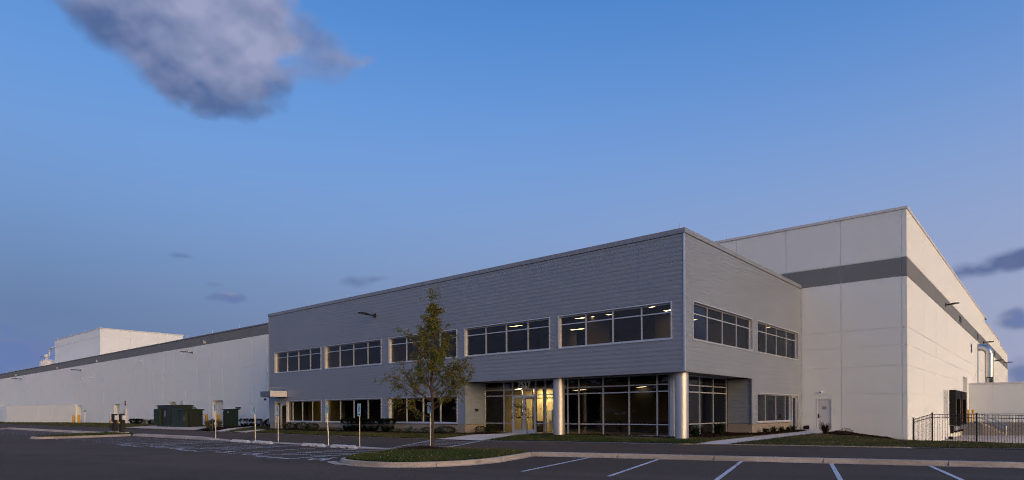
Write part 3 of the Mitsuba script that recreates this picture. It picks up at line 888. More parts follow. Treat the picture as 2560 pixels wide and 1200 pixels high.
# corner door at the far left and its jamb, side door at the right
w = MB()
ubox(w, fr, -39.88, -39.81, -.30, .018, .28, ZL1 + .04); ubox(w, fr, -37.9, -37.853, -.30, .018, .28, ZL1 + .04); ubox(w, fr, -39.8, -37.905, -.30, .018, ZL1 - .01, ZL1 + .04)
ubox(w, fr, -39.2, -39.12, -.27, -.17, .28, ZL1 - .012); ubox(w, fr, -39.805, -39.205, -.27, -.17, ZL1 - .10, ZL1 - .014); ubox(w, fr, -39.11, -37.91, -.27, -.17, 2.55, ZL1 - .014)
part(OFF, 'door_frame', w, 'm_alu')
leaf_door(fr, -39.10, -37.95, .30, 2.54, .22, 1)
pmb = part(OFF, 'side_light', MB().quad((-39.8, .22, .3), (-39.2, .22, .3), (-39.2, .22, 2.68), (-39.8, .22, 2.68)), 'm_glass')
w = MB()
ubox(w, rt, 17.16, 17.24, -.27, .018, .28, 2.84); ubox(w, rt, 18.53, 18.60, -.27, .018, .28, 2.84); ubox(w, rt, 17.245, 18.525, -.27, .018, 2.76, 2.84)
part(OFF, 'door_frame', w, 'm_alu')
leaf_door(rt, 17.26, 18.51, .30, 2.75, .17, -1)

# glazed ground floor under the overhang
CW = part(OFF, 'curtain_wall', MB().box(-1.72, 1.80, .28, -1.50, 2.02, 3.71), 'm_alu')
gl = FR(1.9)
MX = [-15.44, -13.71, -12.95, -11.02, -10.25, -9.4, -8.52, -7.71, -5.99, -4.27, -2.52, -1.80]
m = MB()
for x in MX:
    ubox(m, gl, x - .032, x + .032, -.07, .05, .28, 3.71)
RZ = [(.28, .345), (.92, .98), (2.735, 2.80), (3.12, 3.18), (3.66, 3.71)]
for i in range(len(MX) - 1):
    for k, (p, q) in enumerate(RZ):
        if i == 2 and k < 2:
            continue
        ubox(m, gl, MX[i] + .0325, MX[i + 1] - .0325, -.065, .045, p, q)
part(CW, 'mullions', m, 'm_alu')
for i in range(len(MX) - 1):
    for (p, q) in ((.30, .95), (.95, 2.77), (2.77, 3.15), (3.15, 3.69)):
        if i == 2 and q < 2.8:
            continue
        pane(CW, gl, MX[i], MX[i + 1], 0, p, q)
gr = RT(-1.6)
MY = [2.02, 3.55, 5.24, 7.20, 9.22]
m = MB()
for y in MY[1:]:
    ubox(m, gr, y - .032, y + .032, -.07, .05, .28, 3.71)
for i in range(len(MY) - 1):
    for p, q in RZ:
        ubox(m, gr, MY[i] + (.0325 if i else .003), MY[i + 1] - .0325, -.065, .045, p, q)
part(CW, 'mullions', m, 'm_alu')
for i in range(len(MY) - 1):
    for (p, q) in ((.30, .95), (.95, 2.77), (2.77, 3.15), (3.15, 3.69)):
        pane(CW, gr, MY[i], MY[i + 1], 0, p, q)
leaf_door(gl, -12.90, -11.99, .30, 2.72, .01, 1)
leaf_door(gl, -11.98, -11.06, .30, 2.72, .01, -1)
tm = meshkit.text_mesh('7517', 0.36, 0.02, bold=True)
v = np.array(tm.vertices); v[:, 0] *= 1.02 / np.ptp(v[:, 0]); v[:, 0] += -12.45 - v[:, 0].min()
mb = MB()
for i, (dx, dz) in enumerate(((0, 0), (.014, 0), (-.014, 0), (0, .012), (0, -.012))):
    mb.add(np.column_stack([v[:, 0] + dx, 1.842 - v[:, 2] - .002 * i, 3.26 + dz + v[:, 1] - v[:, 1].min()]), tm.faces)
part(OFF, 'house_number', mb, 'm_letter')
# columns
for cx, cy in ((-0.53, 0.72), (-8.33, 0.72)):
    zb = float(zf(cx, cy)[0])
    r = 0.352
    c = part(OFF, 'column', MB().lathe(cx, cy, [(0.02, zb - .2), (r, zb - .2), (r, 3.712)], 64), 'm_column', smooth=40)
    part(c, 'foot', MB().lathe(cx, cy, [(r + .16, zb - .3), (r + .16, zb + .03), (r + .13, zb + .05), (r + .004, zb + .05)], 40), 'm_walk', smooth=30)
# canopy wrapping the far left corner
can = part(OFF, 'canopy', MB().cbox(-39.45, -1.6, 3.20, -37.74, -0.02, 3.66, .012), 'm_fascia')
part(can, 'underside', MB().box(-39.4, -1.55, 3.165, -37.79, -0.02, 3.195), 'm_trim')
part(can, 'end_panel', MB().box(-37.735, -1.61, 3.16, -37.70, -0.02, 3.68), 'm_coping_white')
mb = MB(); mb.beam((-37.8, -1.5, 3.67), (-37.8, -1.5, 3.93), .05, .05); mb.beam((-37.8, -.08, 3.67), (-37.8, -.08, 3.93), .05, .05); mb.beam((-37.8, -1.52, 3.94), (-37.8, -.03, 3.94), .05, .05)
part(can, 'hanger', mb, 'm_trim')
part(OFF, 'wall_speaker', MB().box(-15.46, .95, 1.75, -15.40, 1.2, 1.92), 'm_black')
# lightning rods on the parapet
for x in (-34.5, -28.7, -22.9, -17.2, -11.5, -5.7, -0.3):
    part(OFF, 'lightning_rod', MB().tube([(x, .15, 10.85), (x, .15, 11.17)], .016, 5), 'm_coping_white')

# rooms behind the glass
mb = MB()
mb.box(-40.6, .45, 4.0, -.45, 19.2, 4.2)
part(OFF, 'upper_floor', mb, 'm_tile')
part(OFF, 'ground_floor', MB().box(-40.6, .3, .12, -1.66, 19.2, .275), 'm_tile')
part(OFF, 'ground_floor', MB().box(-1.65, 9.35, .12, -.3, 19.2, .275), 'm_tile')
part(OFF, 'ceiling', MB().box(-40.5, .45, 7.56, -.45, 19.2, 7.62), 'm_room')
part(OFF, 'ceiling', MB().box(-40.5, 2.0, 3.34, -1.75, 19.2, 3.40), 'm_room')
part(OFF, 'ceiling', MB().box(-40.5, .35, 3.33, -15.6, 1.98, 3.39), 'm_room')
part(OFF, 'ceiling', MB().box(-1.7, 9.75, 3.33, -.35, 19.1, 3.39), 'm_room')
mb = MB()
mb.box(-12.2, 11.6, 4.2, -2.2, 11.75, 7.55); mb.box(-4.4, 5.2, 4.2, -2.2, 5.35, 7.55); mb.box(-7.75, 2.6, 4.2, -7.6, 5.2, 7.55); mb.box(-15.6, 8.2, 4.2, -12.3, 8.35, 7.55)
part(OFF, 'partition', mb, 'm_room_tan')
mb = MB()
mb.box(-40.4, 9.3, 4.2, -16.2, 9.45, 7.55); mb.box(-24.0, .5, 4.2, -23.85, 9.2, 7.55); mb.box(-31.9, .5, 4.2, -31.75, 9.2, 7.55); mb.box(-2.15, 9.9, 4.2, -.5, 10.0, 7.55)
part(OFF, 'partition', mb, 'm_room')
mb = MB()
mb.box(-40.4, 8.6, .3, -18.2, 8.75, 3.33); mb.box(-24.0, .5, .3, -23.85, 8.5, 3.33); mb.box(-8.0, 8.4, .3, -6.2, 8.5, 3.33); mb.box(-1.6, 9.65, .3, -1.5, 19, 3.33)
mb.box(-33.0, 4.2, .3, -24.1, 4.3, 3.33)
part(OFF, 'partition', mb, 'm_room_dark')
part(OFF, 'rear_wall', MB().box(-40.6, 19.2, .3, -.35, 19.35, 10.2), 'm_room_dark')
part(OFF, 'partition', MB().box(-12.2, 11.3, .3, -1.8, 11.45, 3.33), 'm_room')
labels[part(OFF, 'partition', MB().box(-39.9, 3.4, .3, -34.0, 3.5, 3.32), 'm_room_olive')] = {'label': 'olive inner wall behind the corner door'}
mb = MB()
mb.box(-17.1, 5.9, .3, -12.55, 6.0, 3.33)
labels[part(OFF, 'partition', mb, 'm_room_warm')] = {'label': 'warm yellow lamplit wall of the entrance lobby'}
mb = MB()     # inner lobby door set
for x in (-14.4, -13.4, -12.45, -11.5):
    mb.box(x - .04, 4.55, .28, x + .04, 4.65, 3.3)
mb.box(-14.36, 4.56, 2.6, -11.54, 4.64, 2.68)
part(OFF, 'inner_frame', mb, 'm_alu')
labels[part(OFF, 'wall_cabinet', MB().cbox(-13.05, 5.72, 1.1, -12.62, 5.89, 1.85, .01), 'm_plastic_white')] = {'label': 'white cabinet on the lobby wall'}
mb = MB(); mb.cbox(-13.9, 5.1, .28, -13.3, 5.6, .75, .02); mb.cbox(-13.9, 5.5, .75, -13.3, 5.65, 1.05, .02)
part(OFF, 'lobby_chair', mb, 'm_room_dark')
mb = MB()
for x in (-19.0, -17.2):
    mb.cbox(x, 2.2, .3, x + .75, 2.9, .72, .03); mb.cbox(x, 2.75, .72, x + .75, 2.95, 1.3, .05)
labels[part(OFF, 'armchair', mb, 'm_room_olive')] = {'label': 'two armchairs behind the third lower window'}
for x, y, w_, d_ in ((-6.5, 7.2, 2.4, .8), (-4.0, 7.4, 1.6, .8), (-10.8, 8.4, 1.8, .7), (-30.4, 5, 2.4, .9)):
    part(OFF, 'desk', MB().cbox(x, y, .3 if y < 8.3 else .3, x + w_, y + d_, 1.05, .02), 'm_room_dark')


def lamp(x0, y0, x1, y1, z, L, c=(1.0, .80, .46)):
    key = numbered(OFF + '__ceiling_light')
    mb = MB().add([(x0, y0, z), (x0, y1, z), (x1, y1, z), (x1, y0, z)], [[0, 1, 2, 3]])
    scene[key] = {**mikit.ply(mb.mesh(), 'm_plastic_white'), 'emitter': {'type': 'area', 'radiance': rgb(*[L * k for k in c])}}


for x0, y0, x1, y1, L in ((-8.85, 3.1, -7.5, 3.35, 0.50), (-6.55, 3.1, -6.2, 3.35, .45), (-3.3, 2.25, -2.95, 2.55, .8), (-3.25, 4.05, -2.65, 4.4, .6), (-10.0, 7.2, -9.5, 7.5, .5), (-14.3, 3.1, -13.2, 3.3, .4), (-12.2, 7.3, -11.0, 7.6, .4), (-4.5, 8.6, -3.3, 8.9, .35)):
    lamp(x0, y0, x1, y1, 7.545, 2.2 * L)
for x0, y0, x1, y1, L in ((-13.45, 9.4, -12.4, 9.75, 1.6), (-7.3, 8.0, -6.6, 8.3, 1.3)):
    lamp(x0, y0, x1, y1, 3.325, L)
lamp(-13.9, 4.95, -12.9, 5.3, 3.32, 15.0, (1.0, .80, .46))
lamp(-14.9, 4.4, -14.4, 4.7, 3.32, 7.0, (1.0, .80, .46))
lamp(-37.5, 2.2, -36.7, 2.45, 3.32, 1.6, (1.0, .80, .30))
lamp(-1.3, 15.5, -.9, 16.0, 7.54, .5, (1, .8, .45))

# ------------------------------------------------------------------ the white warehouse
WH = thing('warehouse_building', 'huge white concrete panel warehouse with grey stripe, low wing left and tall wing right', 'building')
Z_REV = [1.51, 2.81, 4.69, 6.07, 7.24]
GAP = 0.046


def rects(u0, u1, z0, z1, ops):
    """the rectangle minus the openings, as rectangles"""
    out = [(u0, u1, z0, z1)]
    for a, b, c, d in ops:
        new = []
        for p, q, r, s in out:
            if b <= p or a >= q or d <= r or c >= s:
                new.append((p, q, r, s)); continue
            if a > p: new.append((p, a, r, s))
            if b < q: new.append((b, q, r, s))
            if c > r: new.append((max(p, a), min(q, b), r, c))
            if d < s: new.append((max(p, a), min(q, b), d, s))
        out = new
    return out


def panel_wall(fr, joints, zb, revs, sz0, sz1, top, ops, gap=GAP, stripe_mid=None):
    """tilt-up panels between upright joints, with scored reveals and a painted stripe"""
    for u0, u1 in zip(joints[:-1], joints[1:]):
        a, b = u0 + gap / 2, u1 - gap / 2
        tp = top((u0 + u1) / 2) if callable(top) else top
        near = [o for o in ops if o[1] > u0 and o[0] < u1]
        m = MB()
        zs = [zb] + revs + [sz0]
        bands = [(zs[i] + (gap / 2 if i else 0), zs[i + 1] - gap / 2) for i in range(len(zs) - 1)]
        if tp > sz1 + .1:
            bands.append((sz1 + gap / 2, tp))
        for c, d in bands:
            for p, q, r, s in rects(a, b, c, d, near):
                ubox(m, fr, p, q, -.16, 0, r, s)
        key = part(WH, 'panel', m, 'm_white')
        st = MB()
        for p, q, r, s in rects(a, b, sz0 + gap / 2, min(sz1, tp) - gap / 2, near):
            ubox(st, fr, p, q, -.16, 0, r, s)
        part(key, 'stripe', st, 'm_stripe')
    bk = MB()
    for p, q, r, s in rects(joints[0], joints[-1], zb, (max(top(u) for u in (joints[0], joints[-1])) if callable(top) else top) - .05, ops):
        ubox(bk, fr, p, q, -.15, -.040, r, s)
    return bk


def recess(fr, u0, u1, z0, z1, dep, leaf='m_door'):
    """deep door recess: lining and a flush leaf in its frame"""
    m = MB()
    ubox(m, fr, u0 - .0, u0 + .03, -dep, -.003, z0, z1); ubox(m, fr, u1 - .03, u1, -dep, -.003, z0, z1); ubox(m, fr, u0 + .03, u1 - .03, -dep, -.003, z1 - .03, z1)
    k = part(WH, 'door_recess', m, 'm_white')
    l = MB(); ubox(l, fr, u0 + .03, u1 - .03, -dep - .05, -dep, z0, z1 - .03)
    part(k, 'leaf', l, leaf)
    j = MB(); ubox(j, fr, u0 + .05, u0 + .11, -dep, -dep + .04, z0, z1 - .04); ubox(j, fr, u0 + .115, u1 - .04, -dep, -dep + .03, z1 - .10, z1 - .05)
    part(k, 'frame', j, 'm_trim')
    return k


# low front wall, left
lw = FR(6.2)
jl = [-41.0] + list(np.arange(-45.5, -200, -3.63))
jl = sorted(jl)
dl = [(-66.5, -63.5, .2, 3.42), (-80.4, -77.6, .2, 3.42), (-102.0, -99.3, .2, 3.42), (-121.0, -118.9, .2, 3.42)]
sql = [(-68.9, -68.1, 10.75, 11.2), (-110.8, -109.9, 10.75, 11.2), (-134.2, -133.3, 10.75, 11.2), (-166.8, -165.9, 10.75, 11.2)]
lou = [(-76.3, -75.2, 2.2, 3.45)]
bk = panel_wall(lw, jl, -.4, Z_REV, 10.58, 11.72, 11.72, dl + sql + lou, gap=.06)
part(WH, 'wall', bk, 'm_white')
for a, b, c, d in dl:
    recess(lw, a, b, c, d, .55)
for a, b, c, d in sql:
    m = MB(); ubox(m, lw, a, b, -.5, -.42, c, d); k = part(WH, 'scupper', m, 'm_black')
    m = MB(); ubox(m, lw, a, a + .06, -.41, -.002, c, d); ubox(m, lw, a + .061, b, -.41, -.1, c, c + .05); part(k, 'lining', m, 'm_coping_white')


def louver(fr, a, b, c, d, n):
    m = MB(); ubox(m, fr, a, b, -.14, -.12, c, d)
    k = part(WH, 'louver', m, 'm_black')
    f = MB(); ubox(f, fr, a - .05, a, -.1, .03, c - .05, d + .05); ubox(f, fr, b, b + .05, -.1, .03, c - .05, d + .05); ubox(f, fr, a, b, -.1, .028, d, d + .05); ubox(f, fr, a, b, -.1, .028, c - .05, c)
    part(k, 'frame', f, 'm_coping_white')
    for i in range(n):
        z = c + (i + .5) * (d - c) / n; h = (d - c) / n * .42
        s = MB().add([fr(a, -.10, z + h), fr(b, -.10, z + h), fr(b, .02, z - h), fr(a, .02, z - h), fr(a, -.10, z + h - .03), fr(b, -.10, z + h - .03), fr(b, .02, z - h - .03), fr(a, .02, z - h - .03)],
                     [[0, 1, 2, 3], [4, 7, 6, 5], [3, 2, 6, 7], [0, 4, 5, 1]])
        part(k, 'slat', s, 'm_coping_white')


louver(lw, *lou[0], 5)
for i in range(22):
    a = -200 + i * 159 / 22; b = a + 159 / 22 - .01
    part(WH, 'coping', MB().box(a, 6.14, 11.725, b, 6.5, 11.86), 'm_stripe')
part(WH, 'roof', MB().box(-199.5, 6.5, 11.0, -41.1, 150, 11.4), 'm_coping_white')
part(WH, 'roof', MB().box(-200, 19.7, 14.2, 6.3, 87, 14.5).xf(lambda x, y, z: (max(x, -12), y, z)), 'm_room')
# tall front wall, right, behind the office
tw = FR(19.4)
jt = [-8.46, -4.76, -1.06, 2.64, 6.35]
dt = [(0.98, 2.02, .28, 2.55)]
bk = panel_wall(tw, jt, -1.2, Z_REV, 10.65, 11.92, 15.1, dt)
part(WH, 'wall', bk, 'm_white')
part(WH, 'wall', MB().box(-12, 19.4, 10.3, -8.48, 19.6, 15.1), 'm_white')
part(WH, 'wall', MB().box(-12.2, 19.4, 10.3, -12, 87, 15.1), 'm_white')
m = MB()
zs = [-1.2] + Z_REV + [10.65]
for i in range(len(zs) - 1):
    m.box(6.36, 19.4, zs[i] + (GAP / 2 if i else 0), 6.64, 19.66, zs[i + 1] - GAP / 2)
m.box(6.36, 19.4, 11.93, 6.64, 19.66, 15.1)
k = part(WH, 'corner_panel', m, 'm_white')
part(k, 'stripe', MB().box(6.36, 19.4, 10.661, 6.64, 19.66, 11.91), 'm_stripe')
part(WH, 'coping', MB().box(-12, 19.33, 15.105, 6.71, 19.7, 15.28), 'm_coping_white')
# door 38
m = MB(); ubox(m, tw, .98, 1.04, -.12, .012, .29, 2.55); ubox(m, tw, 1.96, 2.02, -.12, .012, .29, 2.55); ubox(m, tw, 1.04, 1.96, -.12, .012, 2.48, 2.55)
part(WH, 'door_frame', m, 'm_coping_white')
m = MB(); ubox(m, tw, 1.045, 1.955, -.10, -.055, .30, 2.475)
d38 = part(WH, 'door', m, 'm_door')
labels[d38] = {'label': 'pale grey steel door numbered 38'}
tm = meshkit.text_mesh('38', 0.185, 0.006, bold=True)
v = np.array(tm.vertices); v[:, 0] -= (v[:, 0].min() + v[:, 0].max()) / 2
part(d38, 'number', MB().add(np.column_stack([1.50 + v[:, 0], 19.453 - v[:, 2], 1.80 + v[:, 1]]), tm.faces), 'm_black')
m = MB(); m.box(1.09, 19.42, 1.16, 1.17, 19.455, 1.45); m.beam((1.12, 19.40, 1.24), (1.28, 19.40, 1.24), .03, .03)
part(d38, 'handle', m, 'm_black')
# side wall
sw = RT(6.64)
js = [19.665] + list(19.4 + 3.58 * np.arange(2, 36))
js = [19.665] + [19.4 + 7.16 * i for i in range(1, 18)] + [146.4]
tops = lambda u: 15.1 if u < 87.4 else (14.45 if u < 120.5 else 13.85)
wins = [(50.4, 53.2, 10.92, 11.66), (71.5, 73.9, 10.92, 11.66), (88.0, 90.2, 10.92, 11.66), (103.6, 106.2, 10.92, 11.66), (120.4, 122.9, 10.92, 11.66), (63.2, 64.9, 8.62, 9.68)]
sdoor = [(54.1, 58.7, -.2, 5.40)]
slou = [(37.95, 40.6, .95, 3.46)]
bk = panel_wall(sw, js, -1.3, Z_REV, 10.65, 11.92, tops, wins + sdoor + slou)
part(WH, 'wall', bk.xf(lambda x, y, z: (x, y, min(z, tops(y) - .1))), 'm_white')
part(WH, 'wall', MB().box(-60, 146.2, -1, 6.6, 146.4, 13.8), 'm_white')
for a, b, t in ((19.71, 87.3, 15.1), (87.42, 120.5, 14.45), (120.55, 146.45, 13.85)):
    nn = max(1, int((b - a) / 9))
    for i in range(nn):
        part(WH, 'coping', MB().box(6.3, a + (b - a) * i / nn, t + .004, 6.71, a + (b - a) * (i + 1) / nn - .008, t + .18), 'm_coping_white')
for a, b, c, d in wins:
    m = MB(); ubox(m, sw, a, b, -.22, -.18, c, d)
    k = part(WH, 'window', m, 'm_skylight')
    m = MB(); ubox(m, sw, a, a + .07, -.18, -.002, c, d); ubox(m, sw, b - .07, b, -.18, -.002, c, d); ubox(m, sw, a + .07, b - .07, -.18, -.004, d - .06, d); ubox(m, sw, (a + b) / 2 - .04, (a + b) / 2 + .04, -.18, -.1, c, d - .06)
    part(k, 'frame', m, 'm_trim')
recess(sw, 54.1, 58.7, -.2, 5.40, .5)
louver(sw, 37.95, 40.6, .95, 3.46, 13)
# dock doors with black seals
for y0 in (41.9, 47.4):
    y1 = y0 + 4.6
    m = MB(); m.box(6.66, y0 + .5, .45, 6.70, y1 - .5, 3.0)
    k = part(WH, 'dock_door', m, 'm_room_dark')
    for a, b in ((y0, y0 + .55), (y1 - .55, y1)):
        m = MB(); m.cbox(6.645, a, .25, 7.15, b, 3.58, .04)
        part(k, 'seal', m, 'm_rubber')
    part(k, 'seal_head', MB().cbox(6.645, y0 + .56, 2.75, 7.13, y1 - .56, 3.57, .04), 'm_rubber')
    for yy in (y0 + .56, y1 - .60):
        part(k, 'guide_stripe', MB().box(7.151, yy - .10, .6, 7.156, yy - .02, 2.7), 'm_yellow')
    for yy in (y0 + .7, y1 - .95):
        part(k, 'bumper', MB().cbox(6.645, yy, -.5, 6.9, yy + .25, .2, .02), 'm_rubber')
    part(k, 'leveler', MB().add([(6.65, y0 + 1.1, .22), (7.35, y0 + 1.1, .12), (7.35, y1 - 1.1, .12), (6.65, y1 - 1.1, .22), (6.65, y0 + 1.1, -.3), (7.2, y0 + 1.1, -.2), (7.2, y1 - 1.1, -.2), (6.65, y1 - 1.1, -.3)],
                                [[0, 1, 2, 3], [0, 4, 5, 1], [3, 2, 6, 7], [1, 5, 6, 2]]), 'm_galv')
# lightning rods along the roofs
for x in (-8, -5.6, 2.0):
    part(WH, 'lightning_rod', MB().tube([(x, 19.5, 15.28), (x, 19.5, 15.62)], .018, 5), 'm_coping_white')
for x in np.arange(-52, -185, -7.3):
    part(WH, 'lightning_rod', MB().tube([(x, 6.3, 11.85), (x, 6.3, 12.3)], .028, 5), 'm_coping_white')
part(WH, 'red_bell', MB().lathe(0, 0, [(.01, .1), (.16, .1), (.18, 0)], 14).xf(lambda x, y, z: (x - 96.76, 6.19 - z, y + 3.74)), 'm_red', smooth=40)
part(WH, 'red_bell', MB().lathe(0, 0, [(.01, .1), (.2, .1), (.22, 0)], 14).xf(lambda x, y, z: (x - 96.76, 6.19 - z, y + 3.32)), 'm_red', smooth=40)
part(WH, 'pipe_cabinet', MB().cbox(-96.9, 5.9, .3, -96.0, 6.19, 2.6, .02), 'm_coping_white')

# rooftop block, far left
PH = thing('rooftop_block', 'white windowless box-shaped block rising above the far low roof', 'building')
Pz = [10.9, 20.15, 22.0]
for i in range(2):
    m = MB(); m.box(-192.9, 20.0, Pz[i] + .03, -155.9, 20.3, Pz[i + 1] - .03)
    part(PH, 'front_panel', m, 'm_white')
    for j in range(3):
        m = MB(); m.box(-156.2, 20.35 + j * 6.1, Pz[i] + .03, -155.9, 20.35 + (j + 1) * 6.1 - .05, Pz[i + 1] - .03)
        part(PH, 'side_panel', m, 'm_white')
part(PH, 'core', MB().box(-192.8, 20.1, 10.8, -156.0, 38.6, 21.9), 'm_white')
part(PH, 'coping', MB().box(-193, 19.9, 22.0, -155.8, 38.8, 22.2), 'm_coping_white')
for x in np.arange(-191, -155, 11.6):
    part(PH, 'lightning_rod', MB().tube([(x, 20.1, 22.1), (x, 20.1, 22.75)], .04, 5), 'm_coping_white')

# low wing closing the truck yard
LWG = thing('low_wing', 'low white concrete wall wing closing the truck yard behind the stairs', 'building')
ww = FR(60.6)
jw = [6.66, 8.79, 12.4, 16.0, 19.6, 23.2, 26.8, 40]
for u0, u1 in zip(jw[:-1], jw[1:]):
    m = MB()
    for a, b in ((-1.2, 1.60), (1.62, 2.84), (2.86, 4.62)):
        ubox(m, ww, u0 + .02, u1 - .02, -.2, 0, a, b)
    part(LWG, 'panel', m, 'm_white')
part(LWG, 'backing', MB().box(6.66, 60.63, -1.2, 40, 64, 4.6), 'm_white')
part(LWG, 'coping', MB().box(6.66, 60.54, 4.625, 40, 64.1, 4.83), 'm_coping_white')

# dock platform, stairs and rails
DP = thing('dock_platform', 'grey concrete loading platform with steel handrail in front of the low wing', 'platform')
part(DP, 'deck', MB().box(6.66, 52.3, -1.0, 8.38, 60.5, .38), 'm_retain')
part(DP, 'deck', MB().box(8.385, 54.0, -1.0, 30, 60.5, .372), 'm_retain')
for i in range(7):
    part(DP, 'step', MB().box(8.39 + i * .29, 52.3, -1.0, 8.39 + (i + 1) * .29 - .003, 53.98, .38 - (i + 1) * .172), 'm_slab')
m = MB()
for z in (1.30, .85):
    m.tube([(6.75, 52.4, z), (8.35, 52.4, z), (10.5, 52.4, z - 1.30)], .03, 6)
    m.tube([(8.40, 53.9, z), (10.5, 53.9, z - 1.30)], .03, 6)
    m.tube([(8.40, 54.1, z), (14.0, 54.1, z - .05), (30, 54.1, z - .3)], .03, 6)
for x, zb in ((6.8, .38), (7.6, .38), (8.3, .38), (9.3, -.2), (10.4, -.9)):
    m.tube([(x, 52.4, zb), (x, 52.4, min(1.3, zb + 0.95))], .028, 6)
for x in np.arange(9.0, 30, 2.0):
    m.tube([(x, 54.1, .37), (x, 54.1, 1.28)], .028, 6)
part(DP, 'handrail', m, 'm_galv', smooth=40)
for x, y in ((7.4, 51.0), (7.5, 53.4)):
    pass

# silver duct
DU = thing('exhaust_duct', 'fat shiny silver duct bending out of the side wall and down to the low roof', 'duct')


def elbow(c, r, a0, a1, ax, ay, n=5):
    return [c + r * (math.cos(a) * ax + math.sin(a) * ay) for a in np.linspace(a0, a1, n)]


X, Yv, Zv = np.array([1.0, 0, 0]), np.array([0, 1.0, 0]), np.array([0, 0, 1.0])
yc, R = 72.2, 0.44
top = [np.array([6.6, yc, 9.85])] + elbow(np.array([7.0, yc, 9.0]), .85, math.pi / 2, 0, X, Zv, 4) + [np.array([7.85, yc, 9.0])]
part(DU, 'upper_bend', MB().tube(top, R, 24), 'm_galv', smooth=22)
part(DU, 'riser', MB().tube([(7.85, yc, 8.96), (7.85, yc, 5.95)], R + .012, 28), 'm_galv', smooth=30)
for z in np.arange(6.1, 9.0, .42):
    part(DU, 'band', MB().lathe(7.85, yc, [(R + .013, z), (R + .022, z + .01), (R + .022, z + .03), (R + .013, z + .04)], 28), 'm_galv', smooth=30)
bot = [np.array([7.85, yc, 5.98])] + elbow(np.array([7.85, yc + .9, 5.9]), .9, math.pi, 1.5 * math.pi, Yv, Zv, 4) + [np.array([7.85, yc + 2.2, 5.0]), np.array([7.85, yc + 4.2, 5.05])]
part(DU, 'lower_bend', MB().tube(bot, R, 24), 'm_galv', smooth=22)
part(DU, 'wall_flange', MB().box(6.645, yc - .6, 5.0, 6.70, yc + .6, 10.35), 'm_galv')
part(DU, 'support', MB().beam((6.7, yc, 5.2), (8.2, yc, 5.2), .12, .12), 'm_galv')

# ------------------------------------------------------------------ wall lights and cameras


def wall_light(p, d, L, drop, label, scale=1.0, group='dark area lights on the walls'):
    """arm-mounted area light: wall plate, arm and flat head with a lens"""
    p, d = np.array(p, float), np.array(d, float)
    s = np.array([-d[1], d[0], 0])
    k = thing('wall_light', label, 'light', group)
    m = MB(); m.beam(p + d * .0, p + d * .07, .22 * scale, .30 * scale)
    part(k, 'plate', m, 'm_black')
    m = MB(); m.beam(p + d * .07, p + d * (L * .42), .07 * scale, .10 * scale); 
    part(k, 'arm', m, 'm_black')
    a, b = p + d * (L * .38) + np.array([0, 0, .02]), p + d * L + np.array([0, 0, .02 + drop])
    hw = .17 * scale
    sec = lambda c, w, t: [c + s * w + [0, 0, -t], c - s * w + [0, 0, -t], c - s * w * .8 + [0, 0, t], c + s * w * .8 + [0, 0, t]]
    v = np.array(sec(a, hw * .55, .06 * scale) + sec(a * .7 + b * .3, hw, .07 * scale) + sec(a * .1 + b * .9, hw, .045 * scale) + sec(b, hw * .7, .02 * scale))
    f = []
    for i in range(3):
        for j in range(4):
            f.append([i * 4 + j, i * 4 + (j + 1) % 4, (i + 1) * 4 + (j + 1) % 4, (i + 1) * 4 + j])
    f += [[0, 3, 2, 1], [12, 13, 14, 15]]
    part(k, 'head', MB().add(v, f), 'm_black')
    c0, c1 = a * .6 + b * .4, a * .15 + b * .85
    m = MB().add([c0 + s * hw * .7 - [0, 0, .074 * scale], c1 + s * hw * .7 - [0, 0, .058 * scale], c1 - s * hw * .7 - [0, 0, .058 * scale], c0 - s * hw * .7 - [0, 0, .074 * scale]], [[0, 1, 2, 3]])
    part(k, 'lens', m, 'm_coping_white')


wall_light((-25.0, 0.0, 9.06), (0, -1, 0), 1.5, .06, 'dark area light on the grey office front above the second window')
wall_light((-72.2, 6.2, 9.84), (0, -1, 0), 1.6, 0, 'dark area light on the low white wall nearest to the office', 0.85)
wall_light((-118.9, 6.2, 9.75), (0, -1, 0), 1.7, 0, 'dark area light in the middle of the low white wall', 1.05)
wall_light((-161.5, 6.2, 9.85), (0, -1, 0), 1.8, 0, 'dark area light at the far left of the low white wall', 1.15)
wall_light((6.64, 39.5, 11.25), (1, 0, 0), 1.05, .05, 'dark area light on the tall side wall nearest to its corner')
wall_light((6.64, 81.2, 11.26), (1, 0, 0), 1.2, 0, 'dark area light on the tall side wall just above the duct', 1.2)
wall_light((6.64, 94.7, 9.42), (1, 0, 0), 1.7, .1, 'dark area light low on the side wall right behind the duct', 1.3)
wall_light((6.64, 131, 11.28), (1, 0, 0), 1.5, 0, 'dark area light at the far end of the tall side wall', 1.3)
for (x, y, z), lab in (((-90.0, 6.2, 9.77), 'tiny white camera on the low white wall between two lights'), ((-143.4, 6.2, 9.95), 'tiny camera on the low white wall at the far left'),
                       ((-117.9, 6.2, 8.17), 'left one of two small white fittings under the middle light'), ((-112.7, 6.2, 8.17), 'right one of two small white fittings under the middle light'),
                       ((1.35, 19.4, 3.05), 'small white lamp above the door numbered 38')):
    k = thing('wall_camera' if 'camera' in lab else 'wall_fitting', lab, 'camera' if 'camera' in lab else 'light')
    sc = .6 if x < 0 else .45
    part(k, 'mount', MB().box(x - .1 * sc, y - .12 * sc, z - .1 * sc, x + .1 * sc, y - .002, z + .1 * sc), 'm_plastic_white')
    part(k, 'body', MB().tube([(x, y - .1 * sc, z), (x - .05 * sc, y - .5 * sc, z - .12 * sc)], .12 * sc, 10), 'm_plastic_white', smooth=40)
    part(k, 'lens', MB().tube([(x - .05 * sc, y - .5 * sc, z - .12 * sc), (x - .052 * sc, y - .53 * sc, z - .13 * sc)], .09 * sc, 10), 'm_black', smooth=40)
k = thing('dome_camera', 'small dark dome camera hanging below the corner canopy', 'camera')
